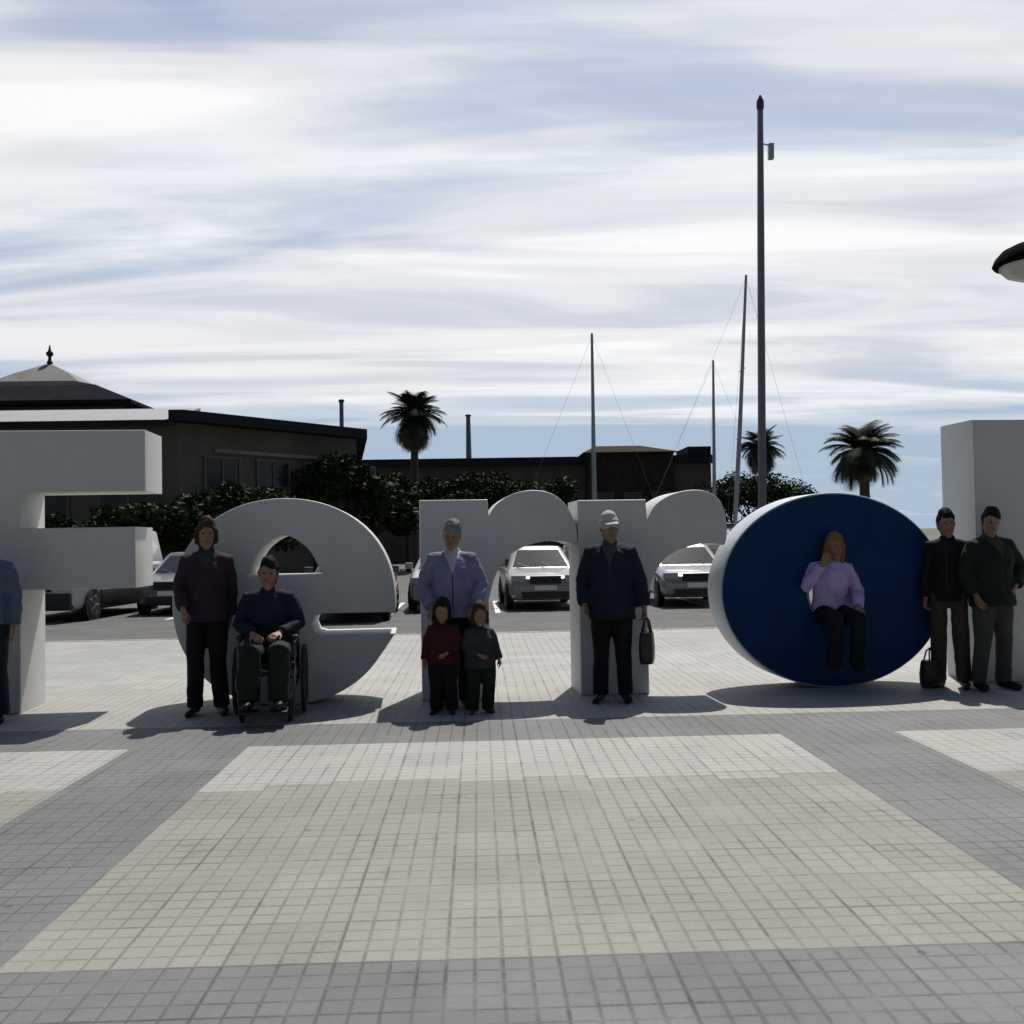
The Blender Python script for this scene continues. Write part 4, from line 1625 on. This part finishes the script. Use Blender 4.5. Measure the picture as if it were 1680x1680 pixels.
# ------------------------------------------------------------------ poles, boats and the lamp
M_pole = mat('grey_galvanised', (0.17, 0.175, 0.185), 0.5, metal=0.3, var=0.12, scale=2)
M_poled = mat('dark_pole_cap', (0.04, 0.042, 0.05), 0.5)
M_alu = mat('mast_alloy', (0.34, 0.35, 0.38), 0.45, metal=0.2)
M_hull = mat('white_hull', (0.62, 0.62, 0.60), 0.35, var=0.05, scale=1)
M_deck = mat('cream_deck', (0.45, 0.43, 0.38), 0.6)
M_stripe = mat('navy_stripe', (0.015, 0.025, 0.06), 0.4)

q = at(1247, 160, 40)
qb = at(1249, 860, 40)
root = empty('tall_pole', (qb.x, 40, GZ))
root.rotation_euler = (0, math.atan2(q.x - qb.x, q.z), 0)
tag(root, 'very tall thick grey pole with dark cap, rising highest into the sky', 'pole')
bm = bmesh.new()
lathe(bm, [(.30, 0), (.30, .05), (.165, .06), (.155, 6), (.14, 14), (.115, q.z - GZ - .5)], 16)
finish(bm, 'shaft', M_pole, root, smooth=True)
bm = bmesh.new()
lathe(bm, [(.12, q.z - GZ - .5), (.15, q.z - GZ - .42), (.15, q.z - GZ - .16), (.10, q.z - GZ - .05), (.03, q.z - GZ + .1)], 14)
finish(bm, 'cap', M_poled, root, smooth=True)
zb_ = at(1262, 245, 40).z - GZ
bm = bmesh.new()
tube(bm, [(0, 0, zb_ + .25), (.32, 0, zb_ + .18)], .03)
box(bm, (.42, 0, zb_ - .08), (.20, .22, .62))
finish(bm, 'bracket_lamp', M_alu, root, bevel=.03)


def sailboat(label, pxt, pyt, pxb, Y, L_, rake=0.0):
    q = at(pxt, pyt, Y)
    qb = at(pxb, 880, Y)
    root = empty('sailboat', (qb.x, Y, GZ))
    tag(root, label, 'sailboat', 'moored sailing boats whose masts rise behind the letters')
    b_ = bmesh.new()
    rings = []
    for i in range(11):
        f = i / 10
        x = (f - .5) * L_
        hw = .155 * L_ * math.sin(math.pi * (.16 + .84 * (1 - f)) ** .9) ** .8 if f < 1 else .02
        hw = max(hw, .03)
        sh = .95 + .35 * (f - .4) ** 2 * 2
        rings.append([V((x, hw, sh)), V((x, -hw, sh)), V((x, -hw * .86, .35)), V((x, -hw * .35, -.25)), V((x, hw * .35, -.25)), V((x, hw * .86, .35))])
    loft(b_, rings)
    finish(b_, 'hull', M_hull, root, smooth=True, angle=50)
    b_ = bmesh.new()
    box(b_, (.3, 0, 1.14), (L_ * .36, .15 * L_, .38))
    finish(b_, 'cabin', M_deck, root, bevel=.08)
    h = q.z - GZ
    dx = q.x - qb.x
    b_ = bmesh.new()
    chain(b_, [(.3, 0, 1.0), (.3 + dx * .5, 0, h * .5), (.3 + dx, 0, h)], [(.085, .11), (.08, .10), (.05, .06)], (0, 1, 0), 10)
    ms_ = finish(b_, 'mast', M_alu, root, smooth=True)
    b_ = bmesh.new()
    for f in (.4, .68):
        tube(b_, [(.3 + dx * f, -.5, h * f), (.3 + dx * f, .5, h * f)], .022, 6)
    finish(b_, 'spreader', M_alu, ms_)
    b_ = bmesh.new()
    tube(b_, [(.3, 0, 2.0), (-L_ * .40, 0, 2.0)], .06)
    finish(b_, 'boom', M_alu, root, smooth=True)
    b_ = bmesh.new()
    tube(b_, [(.2, 0, 2.13), (-L_ * .2, 0, 2.16), (-L_ * .39, 0, 2.1)], [.12, .13, .07])
    finish(b_, 'furled_sail', M_stripe, root, smooth=True)
    b_ = bmesh.new()
    tip_ = (.3 + dx, 0, h - .1)
    for e_ in ((L_ * .49, 0, 1.1), (-L_ * .48, 0, 1.05), (.2, .13 * L_, 1.0), (.2, -.13 * L_, 1.0)):
        tube(b_, [tip_, e_], .005, 5)
    finish(b_, 'rigging', M_pole, root)
    root.location.x -= .3
    return root


sailboat('white sailboat with a raked mast just left of the tall pole', 1224, 452, 1203, 47, 9)
sailboat('far white sailboat whose thin mast ends at the dark building', 1170, 592, 1172, 57, 9)
sailboat('white sailboat whose pale mast crosses the dark building at centre', 971, 548, 976, 47, 8)


def thin_pole(label, px, py, Y, r0_, r1_):
    q = at(px, py, Y)
    root = empty('thin_pole', (q.x, Y, GZ))
    tag(root, label, 'pole')
    h = q.z - GZ
    b_ = bmesh.new()
    lathe(b_, [(r0_ * 1.6, 0), (r0_ * 1.6, .25), (r0_, .3), (r1_, h - .2)], 12)
    finish(b_, 'shaft', M_pole, root, smooth=True)
    b_ = bmesh.new()
    lathe(b_, [(r1_, h - .2), (r1_ * 1.5, h - .15), (r1_ * 1.3, h - .03), (.02, h)], 12)
    finish(b_, 'cap', M_poled, root, smooth=True)


thin_pole('tapered grey pole standing behind the long dark building', 768, 680, 95, .42, .20)
thin_pole('thin pale pole above the far end of the long hall', 560, 655, 64, .16, .13)

# street lamp at the right edge: black hood and pale bowl on a bent arm
lc = at(1702, 434, 7.6)
root = empty('street_lamp', (lc.x + .85, 7.6, 0))
tag(root, 'black hooded street lamp with pale bowl at the right edge', 'street lamp')
lx, lz_ = -.85, lc.z
bm = bmesh.new()
lathe(bm, [(.305, -.004), (.315, .012), (.295, .06), (.245, .115), (.16, .155), (.07, .175), (.05, .24), (.0, .245)], 32, 'Z', (lx, 0, lz_))
finish(bm, 'hood', mat('black_lamp_paint', (0.004, 0.004, 0.004), 0.95, spec=0.02), root, smooth=True)
bm = bmesh.new()
lathe(bm, [(.27, -.006), (.262, -.03), (.22, -.075), (.14, -.105), (.0, -.118)], 32, 'Z', (lx, 0, lz_))
finish(bm, 'bowl', mat('opal_bowl', (0.45, 0.45, 0.42), 0.25), root, smooth=True)
bm = bmesh.new()
tube(bm, [(lx, 0, lz_ + .23), (lx + .1, 0, lz_ + .36), (lx + .45, 0, lz_ + .46), (lx + .76, 0, lz_ + .34), (0, 0, lz_ - .1)], .03, 10)
finish(bm, 'arm', MATS['black_lamp_paint'], root, smooth=True)
bm = bmesh.new()
lathe(bm, [(.13, 0), (.13, .04), (.09, .06), (.085, .8), (.06, .85), (.045, lz_ - .1)], 18)
finish(bm, 'pole', MATS['black_lamp_paint'], root, smooth=True)
